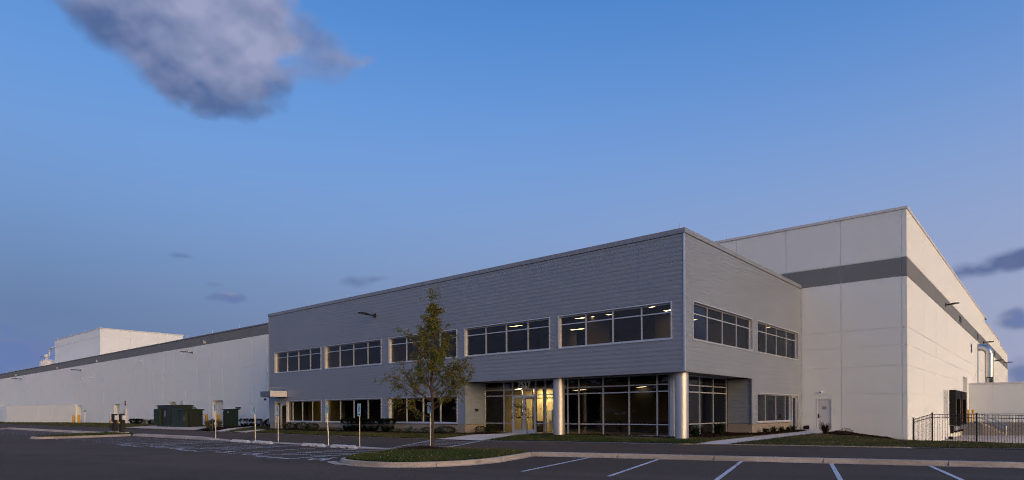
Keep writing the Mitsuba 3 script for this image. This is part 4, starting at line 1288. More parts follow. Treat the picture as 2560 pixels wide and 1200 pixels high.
part(k, 'stem', MB().tube([(-39.0, -1.4, 3.16), (-39.0, -1.4, 3.0)], .03, 8), 'm_black'); part(k, 'dome', MB().lathe(-39.0, -1.4, [(.11, 3.02), (.11, 2.95), (.08, 2.88), (.01, 2.85)], 14), 'm_black', smooth=50)

# ------------------------------------------------------------------ tank and pipes on the far roof
TK = thing('storage_tank', 'round white tank with bent pipe beside the far rooftop block', 'tank')
tx, ty = -207.0, 22.0
part(TK, 'shell', MB().lathe(tx, ty, [(2.25, 10.9), (2.25, 17.1), (1.9, 17.6), (.2, 18.0), (.01, 18.0)], 32), 'm_plastic_white', smooth=35)
part(TK, 'pipe', MB().tube([(tx + .4, ty, 17.8), (tx + .4, ty, 20.0), (tx + .7, ty, 20.7), (tx + 1.4, ty, 21.0), (tx + 14.0, ty, 21.0)], .24, 10), 'm_plastic_white', smooth=50)
m = MB()
for q in ((tx - 2.2, ty - .2), (tx - 1.2, ty - 1.9), (tx + 1.2, ty - 1.9), (tx + 2.2, ty - .2)):
    m.tube([(q[0], q[1], 17.0), (q[0], q[1], 18.6)], .025, 5)
m.tube([(tx - 2.2, ty - .2, 18.6), (tx - 1.2, ty - 1.9, 18.6), (tx + 1.2, ty - 1.9, 18.6), (tx + 2.2, ty - .2, 18.6), (tx + 14, ty - .2, 18.6)], .025, 5)
part(TK, 'railing', m, 'm_black')
part(TK, 'vent_stack', MB().lathe(tx - 2.6, ty, [(.35, 16.5), (.35, 18.6), (.6, 18.6), (.6, 19.4), (.2, 19.6), (.01, 19.6)], 12), 'm_plastic_white', smooth=35)

# ------------------------------------------------------------------ white enclosure, bollards, poles at far left
EN = thing('enclosure_wall', 'white panelled enclosure wall standing before the far end of the low wall', 'wall')
P0, P1 = np.array([-142.5, 0.1]), np.array([-121.4, 6.1])
d = (P1 - P0) / np.linalg.norm(P1 - P0)
Ln = np.linalg.norm(P1 - P0)
for a, b in ((0, .46), (.465, .66), (.665, 1.0)):
    p, q = P0 + d * Ln * a, P0 + d * Ln * b
    m = MB(); m.beam((*(p), 1.8), (*(q), 1.8), .3, 3.6)
    part(EN, 'panel', m, 'm_white')
m = MB(); m.beam((-142.6, .15, 1.75), (-190, 5.8, 1.75), .3, 3.5)
part(EN, 'panel', m, 'm_white')
part(EN, 'cap', MB().beam((*P0, 3.63), (*P1, 3.63), .36, .06), 'm_coping_white')


def bollard(x, y, zb, h, r, label, group='yellow bollards'):
    k = thing('bollard', label, 'bollard', group)
    part(k, 'post', MB().lathe(x, y, [(r, zb - .1), (r, zb + h - r * .5)], 20), 'm_yellow', smooth=40)
    part(k, 'cap', MB().lathe(x, y, [(r, zb + h - r * .5), (r * .8, zb + h - r * .12), (.01, zb + h)], 20), 'm_yellow', smooth=50)


bollard(-63.5, 4.2, .24, 1.46, .17, 'yellow bollard left of the main recessed door behind the cabinets')
bollard(-60.23, 4.2, .24, 1.44, .17, 'yellow bollard right of the main recessed door by the small cabinet')
bollard(-117.3, 4.6, .26, 1.45, .2, 'yellow bollard at the end of the white enclosure, leftmost of all')
bollard(-114.3, 4.6, .26, 1.45, .2, 'second yellow bollard from the white enclosure, before a door')
bollard(-98.1, 4.6, .26, 1.45, .2, 'yellow bollard half hidden behind the left charger post')
bollard(-95.0, 4.6, .26, 1.4, .2, 'yellow bollard seen between the two charger posts')
bollard(7.21, 52.9, .38, 1.38, .11, 'left one of two yellow bollards by the loading dock')
bollard(7.56, 53.4, .38, 1.38, .11, 'right one of two yellow bollards by the loading dock')
k = thing('path_light', 'slim white post light standing on far grass beside the enclosure', 'post light')
part(k, 'post', MB().lathe(-112.5, 5, [(.09, .1), (.09, 2.3)], 10), 'm_plastic_white', smooth=40)
part(k, 'head', MB().lathe(-112.5, 5, [(.22, 2.3), (.22, 2.42), (.01, 2.46)], 14), 'm_black', smooth=30)
k = thing('ash_receptacle', 'black cigarette receptacle standing in mulch beside the path', 'receptacle')
x, y, z = -46.0, -2.9, .12
part(k, 'body', MB().lathe(x, y, [(.26, z - .05), (.26, z + .06), (.15, z + .12), (.15, z + .8), (.17, z + .82)], 20), 'm_black', smooth=35)
part(k, 'hood', MB().lathe(x, y, [(.17, z + .82), (.30, z + .86), (.30, z + .95), (.12, z + 1.02), (.03, z + 1.1), (.01, z + 1.1)], 20), 'm_black', smooth=35)
part(k, 'plate', MB().box(x + .04, y - .165, z + .5, x + .12, y - .15, z + .6), 'm_plastic_white')

# ------------------------------------------------------------------ green electrical cabinets
C1 = thing('transformer_cabinet', 'large stepped dark green electrical cabinet on the gravel pad', 'cabinet', None)
zb = .2
part(C1, 'pad', MB().cbox(-65.128, -1.5, .1, -56.284, 1.2, .28, .03), 'm_walk')
part(C1, 'tank', MB().cbox(-64.600, -.9, .28, -59.716, 1.0, 2.62, .03), 'm_green')
part(C1, 'lid', MB().cbox(-64.699, -1.0, 2.62, -59.584, 1.1, 2.74, .02), 'm_green')
for i in range(5):
    part(C1, 'fin', MB().cbox(-64.6 + (-64.5 + i * .55 - -64.6) * 0.66, -1.32, .5, -64.6 + (-64.5 + i * .55 + .36 - -64.6) * 0.66, -.905, 2.3, .03), 'm_green')
for z in (1.0, 1.55, 2.05):
    part(C1, 'rib', MB().box(-64.567, -1.345, z, -62.884, -1.322, z + .05), 'm_green_dark')
door1 = part(C1, 'door', MB().cbox(-62.422, -1.15, .35, -60.640, -.91, 2.42, .02), 'm_green_dark')
part(door1, 'notice', MB().box(-61.795, -1.158, 1.45, -61.696, -1.152, 2.05), 'm_plastic_white')
labels[door1] = {'label': 'darker compartment door with a narrow white notice'}
part(C1, 'side_lid', MB().cbox(-59.584, -1.0, 2.40, -58.858, 1.0, 2.52, .02), 'm_green')
part(C1, 'compartment', MB().cbox(-60.574, -1.05, .28, -58.396, .95, 2.34, .03), 'm_green')
part(C1, 'compartment', MB().cbox(-58.383, -1.0, .28, -56.845, .9, 2.12, .03), 'm_green')
part(C1, 'lid', MB().cbox(-58.429, -1.12, 2.12, -56.680, 1.0, 2.24, .02), 'm_green')
part(C1, 'side_box', MB().cbox(-56.838, -.7, .3, -56.284, .6, 1.9, .02), 'm_green_dark')
for z in (1.1, 1.72):
    part(C1, 'seam', MB().box(-58.330, -1.006, z, -56.911, -1.001, z + .03), 'm_green_dark')
k2 = part(C1, 'marking', MB().box(-59.716, -1.054, 1.25, -59.518, -1.051, 1.27), 'm_sign_white')
for i in range(5):
    a = -57.25 + .05 * (i % 3)
    part(C1, 'marking', MB().box(a, -1.056, 1.0 + i * .12, a + .75 - .12 * (i % 2), -1.051, 1.03 + i * .12), 'm_retain')
C2 = thing('transformer_cabinet', 'smaller upright dark green electrical cabinet by the path', 'cabinet', None)
part(C2, 'pad', MB().cbox(-54.875, 1.8, .1, -52.620, 4.0, .26, .03), 'm_walk')
part(C2, 'body', MB().cbox(-54.600, 2.1, .26, -52.785, 2.9, 2.12, .03), 'm_green')
part(C2, 'lid', MB().cbox(-54.682, 2.0, 2.12, -52.703, 3.0, 2.22, .02), 'm_green')
part(C2, 'door', MB().cbox(-54.545, 2.05, .36, -53.720, 2.1, 2.02, .01), 'm_green'); part(C2, 'door', MB().cbox(-53.693, 2.05, .36, -52.840, 2.1, 2.02, .01), 'm_green')
part(C2, 'notice', MB().box(-53.445, 2.04, 1.85, -53.307, 2.046, 1.98), 'm_letter')
part(WH, 'vent_hood', MB().cbox(-59.9, 5.95, 2.35, -58.9, 6.19, 2.5, .02), 'm_black')

# ------------------------------------------------------------------ EV chargers
def charger(x, y, zb, label, side):
    k = thing('vehicle_charger', label, 'charger', 'vehicle chargers on the island')
    a = math.radians(-20)
    part(k, 'pad', MB().cbox(x - .42, y - .42, zb - .12, x + .42, y + .42, zb + .03, .02), 'm_walk')
    part(k, 'post', MB().cbox(x - .15, y - .2, zb + .03, x + .15, y + .2, zb + 1.55, .02), 'm_black')
    part(k, 'post_cap', MB().cbox(x - .165, y - .215, zb + 1.55, x + .165, y + .215, zb + 1.58, .01), 'm_black')
    for s in side:
        part(k, 'arm', MB().box(x + s * .15, y - .08, zb + 1.16, x + s * .44, y + .08, zb + 1.42), 'm_black')
        b = part(k, 'charging_unit', MB().cbox(x + s * .44 - .0, y - .17, zb + 1.06, x + s * .44 + s * .28, y + .15, zb + 1.46, .05), 'm_plastic_white')
        part(b, 'display', MB().box(x + s * .58 - .05, y - .176, zb + 1.31, x + s * .58 + .05, y - .171, zb + 1.39), 'm_skylight')
        part(b, 'badge', MB().box(x + s * .58 - .04, y - .176, zb + 1.13, x + s * .58 + .04, y - .171, zb + 1.16), 'm_red')
        t = np.linspace(0, 1, 14)
        cab = np.column_stack([x + s * (.55 - .30 * t), np.full(14, y - .2), zb + 1.06 - .55 * np.sin(t * math.pi * .5) + .0 * t])
        loop = [(x + s * (.36 + .13 * math.cos(q)), y - .22, zb + .45 + .19 * math.sin(q)) for q in np.linspace(math.pi * .4, math.pi * 4.2, 34)]
        m = MB(); m.tube(cab, .014, 6); m.tube(loop, .016, 6); m.tube([(x + s * .6, y - .18, zb + 1.06), (x + s * .5, y - .22, zb + .7), (x + s * .40, y - .22, zb + .62)], .014, 6)
        part(b, 'cable', m, 'm_rubber', smooth=50)
        part(b, 'plug', MB().tube([(x + s * .1, y - .21, zb + .86), (x + s * .17, y - .25, zb + .80)], .035, 8), 'm_plastic_white', smooth=40)
    return k


charger(-48.9, -10.15, .15, 'left black charger post with white units on both arms', (-1, 1))
charger(-46.1, -10.45, .15, 'right black charger post with one white unit on its right', (1,))

# ------------------------------------------------------------------ accessible signs and wheel stops


def sign(x, y, zb, zt, label, plates, lean=0.0, group='accessible parking signs'):
    k = thing('parking_sign', label, 'sign', group)
    L = lambda z: x + (z - zb) * lean
    part(k, 'post', MB().tube([(x, y, zb - .05), (L(zt - .03), y, zt - .03)], .030, 10), 'm_sign_post', smooth=40)
    zt0 = zt
    for kind, h in plates:
        w = .152
        z0, z1 = zt0 - h, zt0
        xm = L((z0 + z1) / 2)
        m = MB().prism(Polygon([(-w, -h / 2 + .02), (-w + .02, -h / 2), (w - .02, -h / 2), (w, -h / 2 + .02), (w, h / 2 - .02), (w - .02, h / 2), (-w + .02, h / 2), (-w, h / 2 - .02)]), 0, .003)
        m.xf(lambda a, b, c: (xm + a, y - .033 - c, (z0 + z1) / 2 + b))
        p = part(k, 'plate', m, 'm_sign_white')
        yy = y - .0372
        if kind == 'main':
            for txt, zz in (('RESERVED', z1 - .085), ('PARKING', z1 - .15)):
                tm = meshkit.text_mesh(txt, .042, .001, bold=True); v = np.array(tm.vertices); v[:, 0] -= np.ptp(v[:, 0]) / 2 + v[:, 0].min()
                v[:, 0] *= .25 / np.ptp(v[:, 0])
                part(p, 'lettering', MB().add(np.column_stack([xm + v[:, 0], yy - v[:, 2], zz + v[:, 1]]), tm.faces), 'm_sign_green')
            part(p, 'symbol_panel', MB().box(xm - .075, yy - .001, z1 - .345, xm + .075, yy, z1 - .175), 'm_sign_blue')
            s = .17
            g = unary_union([Point(0, -.1).buffer(.27).difference(Point(0, -.1).buffer(.19)).difference(Polygon([(0, 0), (.5, .05), (.5, .5), (-.12, .5)])), LineString([(-.06, .3), (-.02, -.02), (.2, -.02), (.3, -.32)]).buffer(.05), Point(-.06, .42).buffer(.08)])
            mm = MB().prism(affinity.scale(g, s, s, origin=(0, 0)), 0, .001) if g.geom_type == 'Polygon' else MB()
            if g.geom_type != 'Polygon':
                for q in g.geoms:
                    mm.prism(affinity.scale(q, s, s, origin=(0, 0)), 0, .001)
            mm.xf(lambda a, b, c: (xm + a, yy - .0012 - c, z1 - .26 + b))
            part(p, 'symbol', mm, 'm_letter')
            part(p, 'arrow_bar', MB().box(xm - .09, yy - .001, z0 + .045, xm + .09, yy, z0 + .065), 'm_sign_green')
        else:
            part(p, 'band', MB().box(xm - .125, yy - .001, z0 + .02, xm + .125, yy, z1 - .02).xf(lambda a, b, c: (a, b, z0 + .055 + (c - z0) * (.35 if c > z0 + .05 else 0))), 'm_sign_green')
        zt0 = z0 - .012
    return k


sign(-11.8, -11.0, .02, 2.12, 'accessible parking sign with two plates right of the fourth wheel stop', [('main', .44), ('fine', .16)])
sign(-14.47, -11.0, .02, 2.10, 'leaning accessible parking sign between the third and fourth wheel stops', [('main', .46)], lean=-.065)
sign(-19.5, -11.0, .02, 2.12, 'accessible parking sign with two plates before the corner door', [('main', .44), ('fine', .18)])
sign(-22.12, -11.0, .02, 2.11, 'accessible parking sign just left of the office corner', [('main', .45)], lean=-.03)
sign(-27.32, -11.0, .10, 2.31, 'leftmost accessible parking sign beside the black receptacle', [('main', .47)], lean=-.02)
sign(-6.0, -11.6, .2, 2.09, 'accessible parking sign touching the trunk of the island tree', [('main', .46)])


def wheel_stop(cx, cy, L, label):
    k = thing('wheel_stop', label, 'wheel stop', 'concrete wheel stops')
    prof = [(-.09, 0), (-.06, .13), (-.035, .15), (.035, .15), (.06, .13), (.09, 0)]
    n = len(prof)

    def block(x0, x1, z0, tap0=0, tap1=0):
        m = MB()
        rows = [[(x0 + (tap0 if zz > .05 else 0), cy + o * 1.1, max(zz, z0)) for o, zz in prof], [(x1 - (tap1 if zz > .05 else 0), cy + o * 1.1, max(zz, z0)) for o, zz in prof]]
        v = np.array(rows).reshape(-1, 3)
        f = [[j, j + n, j + n + 1, j + 1] for j in range(n - 1)] + [[0, n - 1, 2 * n - 1, n]]
        m.add(v, f); m.add(v[:n], [[0, j, j + 1] for j in range(1, n - 1)]); m.add(v[n:], [[0, j + 1, j] for j in range(1, n - 1)])
        return m
    m = MB()
    x0, x1 = cx - L / 2, cx + L / 2
    a, b = x0 + L * .27, x0 + L * .40
    c, d_ = x0 + L * .62, x0 + L * .75
    for (p, q, z, t0, t1) in ((x0, a, 0.004, .12, 0), (a, b, .055, 0, 0), (b, c, 0.004, 0, 0), (c, d_, .055, 0, 0), (d_, x1, 0.004, 0, .12)):
        bb = block(p, q, z, t0, t1)
        m.add(*bb.mesh())
    part(k, 'block', m, 'm_stop', smooth=False)


wheel_stop(-11.70, -12.0, 2.0, 'concrete wheel stop nearest to the island, fourth from the left')
wheel_stop(-14.28, -12.0, 2.0, 'concrete wheel stop third from the left, below the leaning sign')
wheel_stop(-19.38, -12.0, 2.05, 'concrete wheel stop second from the left')
wheel_stop(-21.95, -12.0, 2.1, 'concrete wheel stop first from the left')

# ------------------------------------------------------------------ fence
FN = thing('metal_fence', 'black metal picket fence at the right before the truck yard', 'fence')
fp = [(8.05, 11.75, -.33, 1.19), (9.08, 10.54, -.07, 1.475), (10.95, 11.15, -.10, 1.44), (13.0, 10.75, -.14, 1.41), (15.3, 10.4, -.16, 1.38), (17.6, 10.2, -.18, 1.36)]
for x, y, z0, z1 in fp:
    p = part(FN, 'post', MB().cbox(x - .035, y - .035, z0 - .3, x + .035, y + .035, z1 + .05, .006), 'm_black')
    part(p, 'cap', MB().cbox(x - .042, y - .042, z1 + .052, x + .042, y + .042, z1 + .075, .012), 'm_black')
for (xa, ya, za, ta), (xb, yb, zb_, tb) in zip(fp[:-1], fp[1:]):
    a, b = np.array([xa, ya]), np.array([xb, yb])
    d = (b - a) / np.linalg.norm(b - a); L = np.linalg.norm(b - a)
    a2, b2 = a + d * .036, b - d * .036
    for k, (za_, zb2) in enumerate(((ta - .03, tb - .03), (ta - .19, tb - .19), (za + .08, zb_ + .08))):
        part(FN, 'rail', MB().beam((*a2, za_), (*b2, zb2), .03, .034), 'm_black')
    n = int(L / .112)
    for i in range(1, n):
        u = i / n
        q = a * (1 - u) + b * u
        part(FN, 'picket', MB().box(q[0] - .009, q[1] - .009, za * (1 - u) + zb_ * u - .02, q[0] + .009, q[1] + .009, ta * (1 - u) + tb * u - .015), 'm_black')
part(FN, 'gate_latch', MB().box(10.86, 11.09, .98, 10.99, 11.13, 1.06), 'm_black')
k = thing('yard_box', 'small black box on the truck yard seen through the fence', 'box')
part(k, 'body', MB().cbox(6.85, 39.0, -.95, 7.2, 39.4, -.72, .03), 'm_rubber')
part(k, 'lid', MB().cbox(6.83, 38.98, -.72, 7.22, 39.42, -.69, .012), 'm_rubber')

# ------------------------------------------------------------------ plants


def leaf_cards(mb, P, N, size, cols, aspect=2.2, droop=0.0, jitter=0.5):
    """small pointed leaves at P, along directions N"""
    n = len(P)
    d = N + rng.normal(0, jitter, (n, 3)); d[:, 2] -= droop
    d /= np.linalg.norm(d, axis=1, keepdims=True) + 1e-9
    s = np.cross(d, rng.normal(0, 1, (n, 3))); s /= np.linalg.norm(s, axis=1, keepdims=True) + 1e-9
    L = size * rng.uniform(.6, 1.3, n)[:, None]
    w = L / aspect
    v = np.stack([P, P + d * L * .45 + s * w * .5, P + d * L, P + d * L * .45 - s * w * .5], 1)
    c = cols[rng.integers(len(cols), size=n)] * rng.uniform(.65, 1.35, (n, 1))
    mb.add(v.reshape(-1, 3), np.arange(4 * n).reshape(-1, 4), np.repeat(c, 4, 0))


TREE_C = np.array([[.150, .140, .040], [.105, .125, .032], [.21, .15, .045], [.085, .115, .030], [.060, .100, .032], [.19, .125, .048]])
SHRUB_C = np.array([[.012, .020, .008], [.018, .026, .010], [.010, .016, .008]])
FERN_C = np.array([[.030, .045, .014], [.022, .036, .012], [.045, .045, .018]])
STRAW_C = np.array([[.19, .135, .07], [.14, .10, .05], [.10, .085, .04], [.22, .16, .09]])
RUST_C = np.array([[.09, .055, .03], [.05, .045, .02], [.12, .075, .05]])


def grow(mb, p, d, length, r, rnd, bend=.12, n=6, up=.05):
    pts, dd = [np.array(p, float)], np.array(d, float)
    for i in range(n):
        dd = dd + rnd.normal(0, bend, 3) + np.array([0, 0, up]); dd /= np.linalg.norm(dd)
        pts.append(pts[-1] + dd * length / n)
    mb.tube(pts, np.linspace(r, r * .35, n + 1), 6)
    return np.array(pts), dd


def island_tree():
    rnd = np.random.default_rng(12)
    k = thing('young_tree', 'slender young tree with sparse yellowing leaves on the kerbed island', 'tree')
    x, y = -5.5, -11.95
    tr = MB()
    z0 = .2
    trunk = np.array([(x, y, z0 - .1), (x + .02, y, 1.0), (x + .0, y + .02, 1.9), (x - .05, y, 2.8), (x - .10, y + .05, 3.5), (x + .02, y + .02, 4.1), (x + .06, y, 4.9), (x - .0, y + .02, 5.7), (x + .02, y, 6.55)])
    tr.tube(trunk, [.066, .055, .05, .046, .039, .032, .024, .016, .006], 10)
    part(k, 'trunk', tr, 'm_bark', smooth=40)
    br, lv = MB(), MB()
    tips = []

    def at(z):
        return np.array([np.interp(z, trunk[:, 2], trunk[:, i]) for i in range(3)])
    # limbs: height on the trunk, direction round it, rise, length (right is towards +x seen from the lot)
    spec = []
    for z in np.linspace(1.85, 3.5, 11):
        spec.append((z, rnd.uniform(0, 2 * np.pi), rnd.uniform(.35, .75), rnd.uniform(1.2, 2.0) * (1.1 - .12 * (z - 1.7))))
    for z in np.linspace(3.5, 5.9, 15):
        spec.append((z, rnd.uniform(0, 2 * np.pi), rnd.uniform(.8, 1.5), rnd.uniform(.5, .95) * (1.25 - .36 * (z - 3.6))))
    rightv = np.array([.7596, .6504])
    for ang, z, rise, L in ((0.0, 1.75, .75, 2.2), (.35, 2.2, .7, 2.1), (-.4, 2.5, .75, 1.9), (math.pi, 1.85, .45, 2.2), (math.pi + .35, 2.1, .55, 1.9), (math.pi - .3, 1.45, .12, 1.9), (math.pi - .5, 2.6, .7, 1.6)):
        c, s = math.cos(ang), math.sin(ang)
        dv = rightv * c + np.array([-rightv[1], rightv[0]]) * s
        spec.append((z, math.atan2(dv[1], dv[0]), rise, L * .84))
    for z, a, rise, L in spec:
        d = np.array([math.cos(a), math.sin(a), rise]); d /= np.linalg.norm(d)
        pts, dd = grow(br, at(z), d, L, .013 + .006 * L, rnd, .13, 6, .06)
        for q in range(2, 7):
            for _ in range(2 if L > 1 else 1):
                d2 = dd + rnd.normal(0, .7, 3); d2[2] += .25; d2 /= np.linalg.norm(d2)
                p2, dd2 = grow(br, pts[q], d2, L * rnd.uniform(.18, .40), .008, rnd, .2, 4, .02)
                tips += [(p, dd2) for p in p2[1:]]
        tips += [(p, dd) for p in pts[3:]]
    for z in np.linspace(5.0, 6.75, 46):
        tips += [(at(min(z, 6.55)) + rnd.normal(0, .30 - .12 * (z - 5.0) / 1.75, 3) * [1, 1, .4] + [0, 0, max(0, z - 6.55)], np.array([0, 0, 1.0]))]
    part(k, 'branches', br, 'm_bark', smooth=40)
    P, N = [], []
    clump = rnd.random(len(tips))
    for (p, d), c in zip(tips, clump):
        if c < (.46 if p[2] < 3.1 else .20):
            continue
        nfr = 2 if c < .55 else 4
        for _ in range(nfr):     # feathery compound leaves: leaflets along a drooping stalk
            dr_ = d * .4 + rnd.normal(0, .6, 3); dr_[2] -= .25; dr_ /= np.linalg.norm(dr_)
            Ls = rnd.uniform(.10, .24)
            for u in np.linspace(.15, 1, 6):
                q = p + dr_ * Ls * u + np.array([0, 0, -.10 * Ls * u * u * 4])
                P.append(q); N.append(dr_ * .5 + rnd.normal(0, .6, 3))
    P, N = np.array(P), np.array(N)
    # each side of the crown leans to its own tone
    leaf_cards(lv, P, N, .082, TREE_C * 1.3, 2.1, .4, .45)
    labels[part(k, 'crown', lv, 'm_leaf', color=True)] = {'kind': 'stuff', 'label': 'sparse olive and yellow leaves'}


island_tree()


def sapling():
    rnd = np.random.default_rng(5)
    k = thing('sapling', 'thin dark sapling with few leaves in front of the glass entrance', 'tree')
    x, y = -10.3, .1
    z0 = float(zf(x, y)[0])
    tr = MB(); pts = np.array([(x, y, z0), (x + .02, y, z0 + .6), (x, y, z0 + 1.2), (x - .03, y, z0 + 1.8), (x - .1, y, z0 + 2.3)])
    tr.tube(pts, [.028, .025, .02, .014, .006], 8)
    part(k, 'trunk', tr, 'm_bark', smooth=40)
    br, lv = MB(), MB(); P = []
    rv = np.array([.7596, .6504, 0])
    for i in range(16):
        z = z0 + rnd.uniform(.75, 1.7)
        s = 1 if i % 2 else -1
        d = rv * s * rnd.uniform(.6, 1.2) + np.array([0, 0, rnd.uniform(.1, .9)]) + rnd.normal(0, .25, 3) * [1, 1, 0]
        d /= np.linalg.norm(d)
        L = rnd.uniform(.5, 1.1)
        q, dd = grow(br, (x, y, z), d, L, .009, rnd, .14, 5, .03)
        for p in q[2:]:
            if s < 0 or rnd.random() < .12:
                P += [p + rnd.normal(0, .05, 3) for _ in range(rnd.integers(3, 9) if s < 0 else 1)]
    part(k, 'branches', br, 'm_bark', smooth=40)
    P = np.array(P)
    leaf_cards(lv, P, rnd.normal(0, 1, P.shape), .09, SHRUB_C, 1.7, .4, .5)
    part(k, 'crown', lv, 'm_leaf', color=True)


sapling()


def shrub(x, y, rx, ry, h, label, cat, group, cols=SHRUB_C, n=1500, size=.05, boxy=False, name='shrub', zoff=.06):
    k = thing(name, label, cat, group)
    z0 = float(zf(x, y)[0]) + zoff
    st = MB()
    for _ in range(7):
        a = rng.uniform(0, 2 * np.pi)
        st.tube([(x, y, z0 - .05), (x + .3 * rx * math.cos(a), y + .3 * ry * math.sin(a), z0 + h * .4), (x + .7 * rx * math.cos(a), y + .7 * ry * math.sin(a), z0 + h * .8)], [.015, .01, .005], 5)
    part(k, 'stems', st, 'm_bark')
    u = rng.normal(0, 1, (n, 3)); u /= np.linalg.norm(u, axis=1, keepdims=True)
    e = .45 if boxy else 1.0
    uu = np.sign(u) * np.abs(u) ** e
    uu /= np.maximum(1, np.abs(uu).max(1, keepdims=True) * (1.0 if boxy else 0) + (0 if boxy else 1))
    rr = rng.uniform(.55, 1.0, (n, 1)) ** .5
    lump = .78 + .5 * meshkit.fbm(u * 2.2 + np.array([x, y, 0]), 3)[:, None]
    taper = np.clip(.62 + .55 * (uu[:, 2:3] * .5 + .5), .5, 1.05) if boxy else 1.0
    P = np.column_stack([x + uu[:, 0] * rx * (rr * lump * taper)[:, 0], y + uu[:, 1] * ry * (rr * lump * taper)[:, 0], z0 + h * .54 + uu[:, 2] * h * .5 * (rr * (lump if not boxy else .92 + .08 * lump))[:, 0]])
    lv = MB()
    leaf_cards(lv, P, u, size, cols, 1.8, 0, .6)
    part(k, 'foliage', lv, 'm_leaf', color=True)


for x, r, lab in ((-27.15, .55, 'clipped dark shrub under the second lower window, first of four'), (-25.98, .52, 'clipped dark shrub under the second lower window, second of four'),
                  (-24.45, .68, 'widest clipped dark shrub left of the cladding pier'), (-22.5, .44, 'clipped dark shrub right of the cladding pier')):
    shrub(x, -.85, r, .5, .92, lab, 'shrub', 'clipped shrubs along the office front', boxy=True, n=7000, size=.06, cols=SHRUB_C * .6)
for x, r, h, lab in ((-35.75, .75, .5, 'low fern-like bush nearest to the corner door'), (-34.0, .82, .56, 'low fern-like bush under the left lower window'), (-32.35, .65, .5, 'low fern-like bush by the first cladding pier')):
    shrub(x, -.85, r, .45, h, lab, 'bush', 'low bushes at the left of the front bed', FERN_C, n=750, size=.10)
shrub(-16.6, -.7, .85, .45, .42, 'low dark bush under the right end of the third lower window', 'bush', 'low bushes left of the entrance recess', FERN_C, n=800, size=.09)
shrub(-18.2, -.8, .6, .4, .34, 'low dark bush left of the right end of the third lower window', 'bush', 'low bushes left of the entrance recess', FERN_C, n=500, size=.09)
shrub(-14.4, .35, .42, .35, .42, 'small bush standing before the recess wall', 'bush', None, FERN_C, n=420, size=.08)
shrub(-13.9, 1.0, .5, .4, .5, 'small bush in the corner left of the entrance glass', 'bush', None, FERN_C, n=520, size=.09)
for i, (x, h) in enumerate(((-30.9, .22), (-29.6, .25), (-28.4, .2), (-21.3, .22), (-20.4, .26), (-19.4, .24))):
    shrub(x, -1.1, .42, .35, h, 'low pale perennial clump in the front bed, number ' + ('one', 'two', 'three', 'four', 'five', 'six')[i] + ' from the left', 'plant', 'perennial clumps in the front bed', FERN_C * 1.4, n=220, size=.085, name='perennial')


def spray(x, y, h, n, L, label, cat, group=None, cols=FERN_C, name='plant', w=.05, spread=.8, zoff=.06):
    """arching blades or stalks from one foot"""
    k = thing(name, label, cat, group)
    z0 = float(zf(x, y)[0]) + zoff
    lv = MB()
    for _ in range(n):
        a = rng.uniform(0, 2 * np.pi); b = rng.uniform(.1, spread)
        d = np.array([math.cos(a) * b, math.sin(a) * b, 1.0]); d /= np.linalg.norm(d)
        l = L * rng.uniform(.6, 1.1)
        s = np.array([-math.sin(a), math.cos(a), 0]) * w * rng.uniform(.6, 1.2)
        p0 = np.array([x, y, z0]) + rng.normal(0, .06, 3) * [1, 1, 0]
        p1 = p0 + d * l * .55; p2 = p0 + d * l + np.array([math.cos(a), math.sin(a), 0]) * l * .25 - np.array([0, 0, l * .22 * b])
        c = cols[rng.integers(len(cols))] * rng.uniform(.7, 1.3)
        lv.add([p0 - s * .5, p0 + s * .5, p1 + s, p1 - s, p2], [[0, 1, 2], [0, 2, 3], [3, 2, 4]], c)
    part(k, 'leaves', lv, 'm_leaf', color=True)
    return k


spray(-.55, 5.6, .8, 60, .78, 'dark leafy plant with upright fronds below the side glazing', 'plant', None, SHRUB_C * 1.3, w=.06, spread=.75)
spray(-1.0, 3.4, .6, 45, .6, 'second dark plant against the side glazing, nearer to the column', 'plant', None, SHRUB_C * 1.3, w=.05)
spray(-37.0, -.75, .7, 90, .7, 'tan ornamental grass beside the corner door', 'ornamental grass', None, STRAW_C, 'ornamental_grass', w=.012, spread=.5)
for x, y, lab in ((-50.6, -1.3, 'tan ornamental grass at the right end of the green cabinet'), (-48.4, -2.0, 'tan ornamental grass nearest to the black receptacle'), (-51.6, .3, 'tan ornamental grass behind the other two clumps by the cabinet')):
    spray(x, y, 1, 150, 1.0, lab, 'ornamental grass', 'tan grasses by the cabinets', STRAW_C, 'ornamental_grass', w=.018, spread=.55)
for i, (x, y, s) in enumerate(((.45, 10.4, .32), (.5, 11.6, .36), (.55, 13.0, .34), (.6, 14.4, .28), (.35, 16.1, .35))):
    spray(x, y, .4, 42, s * 1.25, 'low green plant in the side bed, number ' + ('one', 'two', 'three', 'four', 'five')[i] + ' from the recess corner', 'plant', 'low plants in the side bed', FERN_C * 1.25, w=.045, spread=1.3)
spray(3.35, 12.3, .7, 130, .85, 'twiggy reddish bush before the door numbered 38', 'bush', None, RUST_C * .7, 'bush', w=.02, spread=1.0)
shrub(4.3, 13.2, .4, .35, .35, 'low olive bush on the mulch right of the twiggy bush', 'bush', None, STRAW_C * .5, n=260, size=.07)
k = thing('planter_pot', 'small black pot lying at the office corner beside door 38', 'pot')
part(k, 'body', MB().lathe(0, 0, [(.13, 0), (.17, .34), (.15, .34), (.11, .02), (.01, .02)], 18).xf(lambda x, y, z: (.32 + z - .1, 19.05 + y, .46 + x)), 'm_rubber', smooth=30)
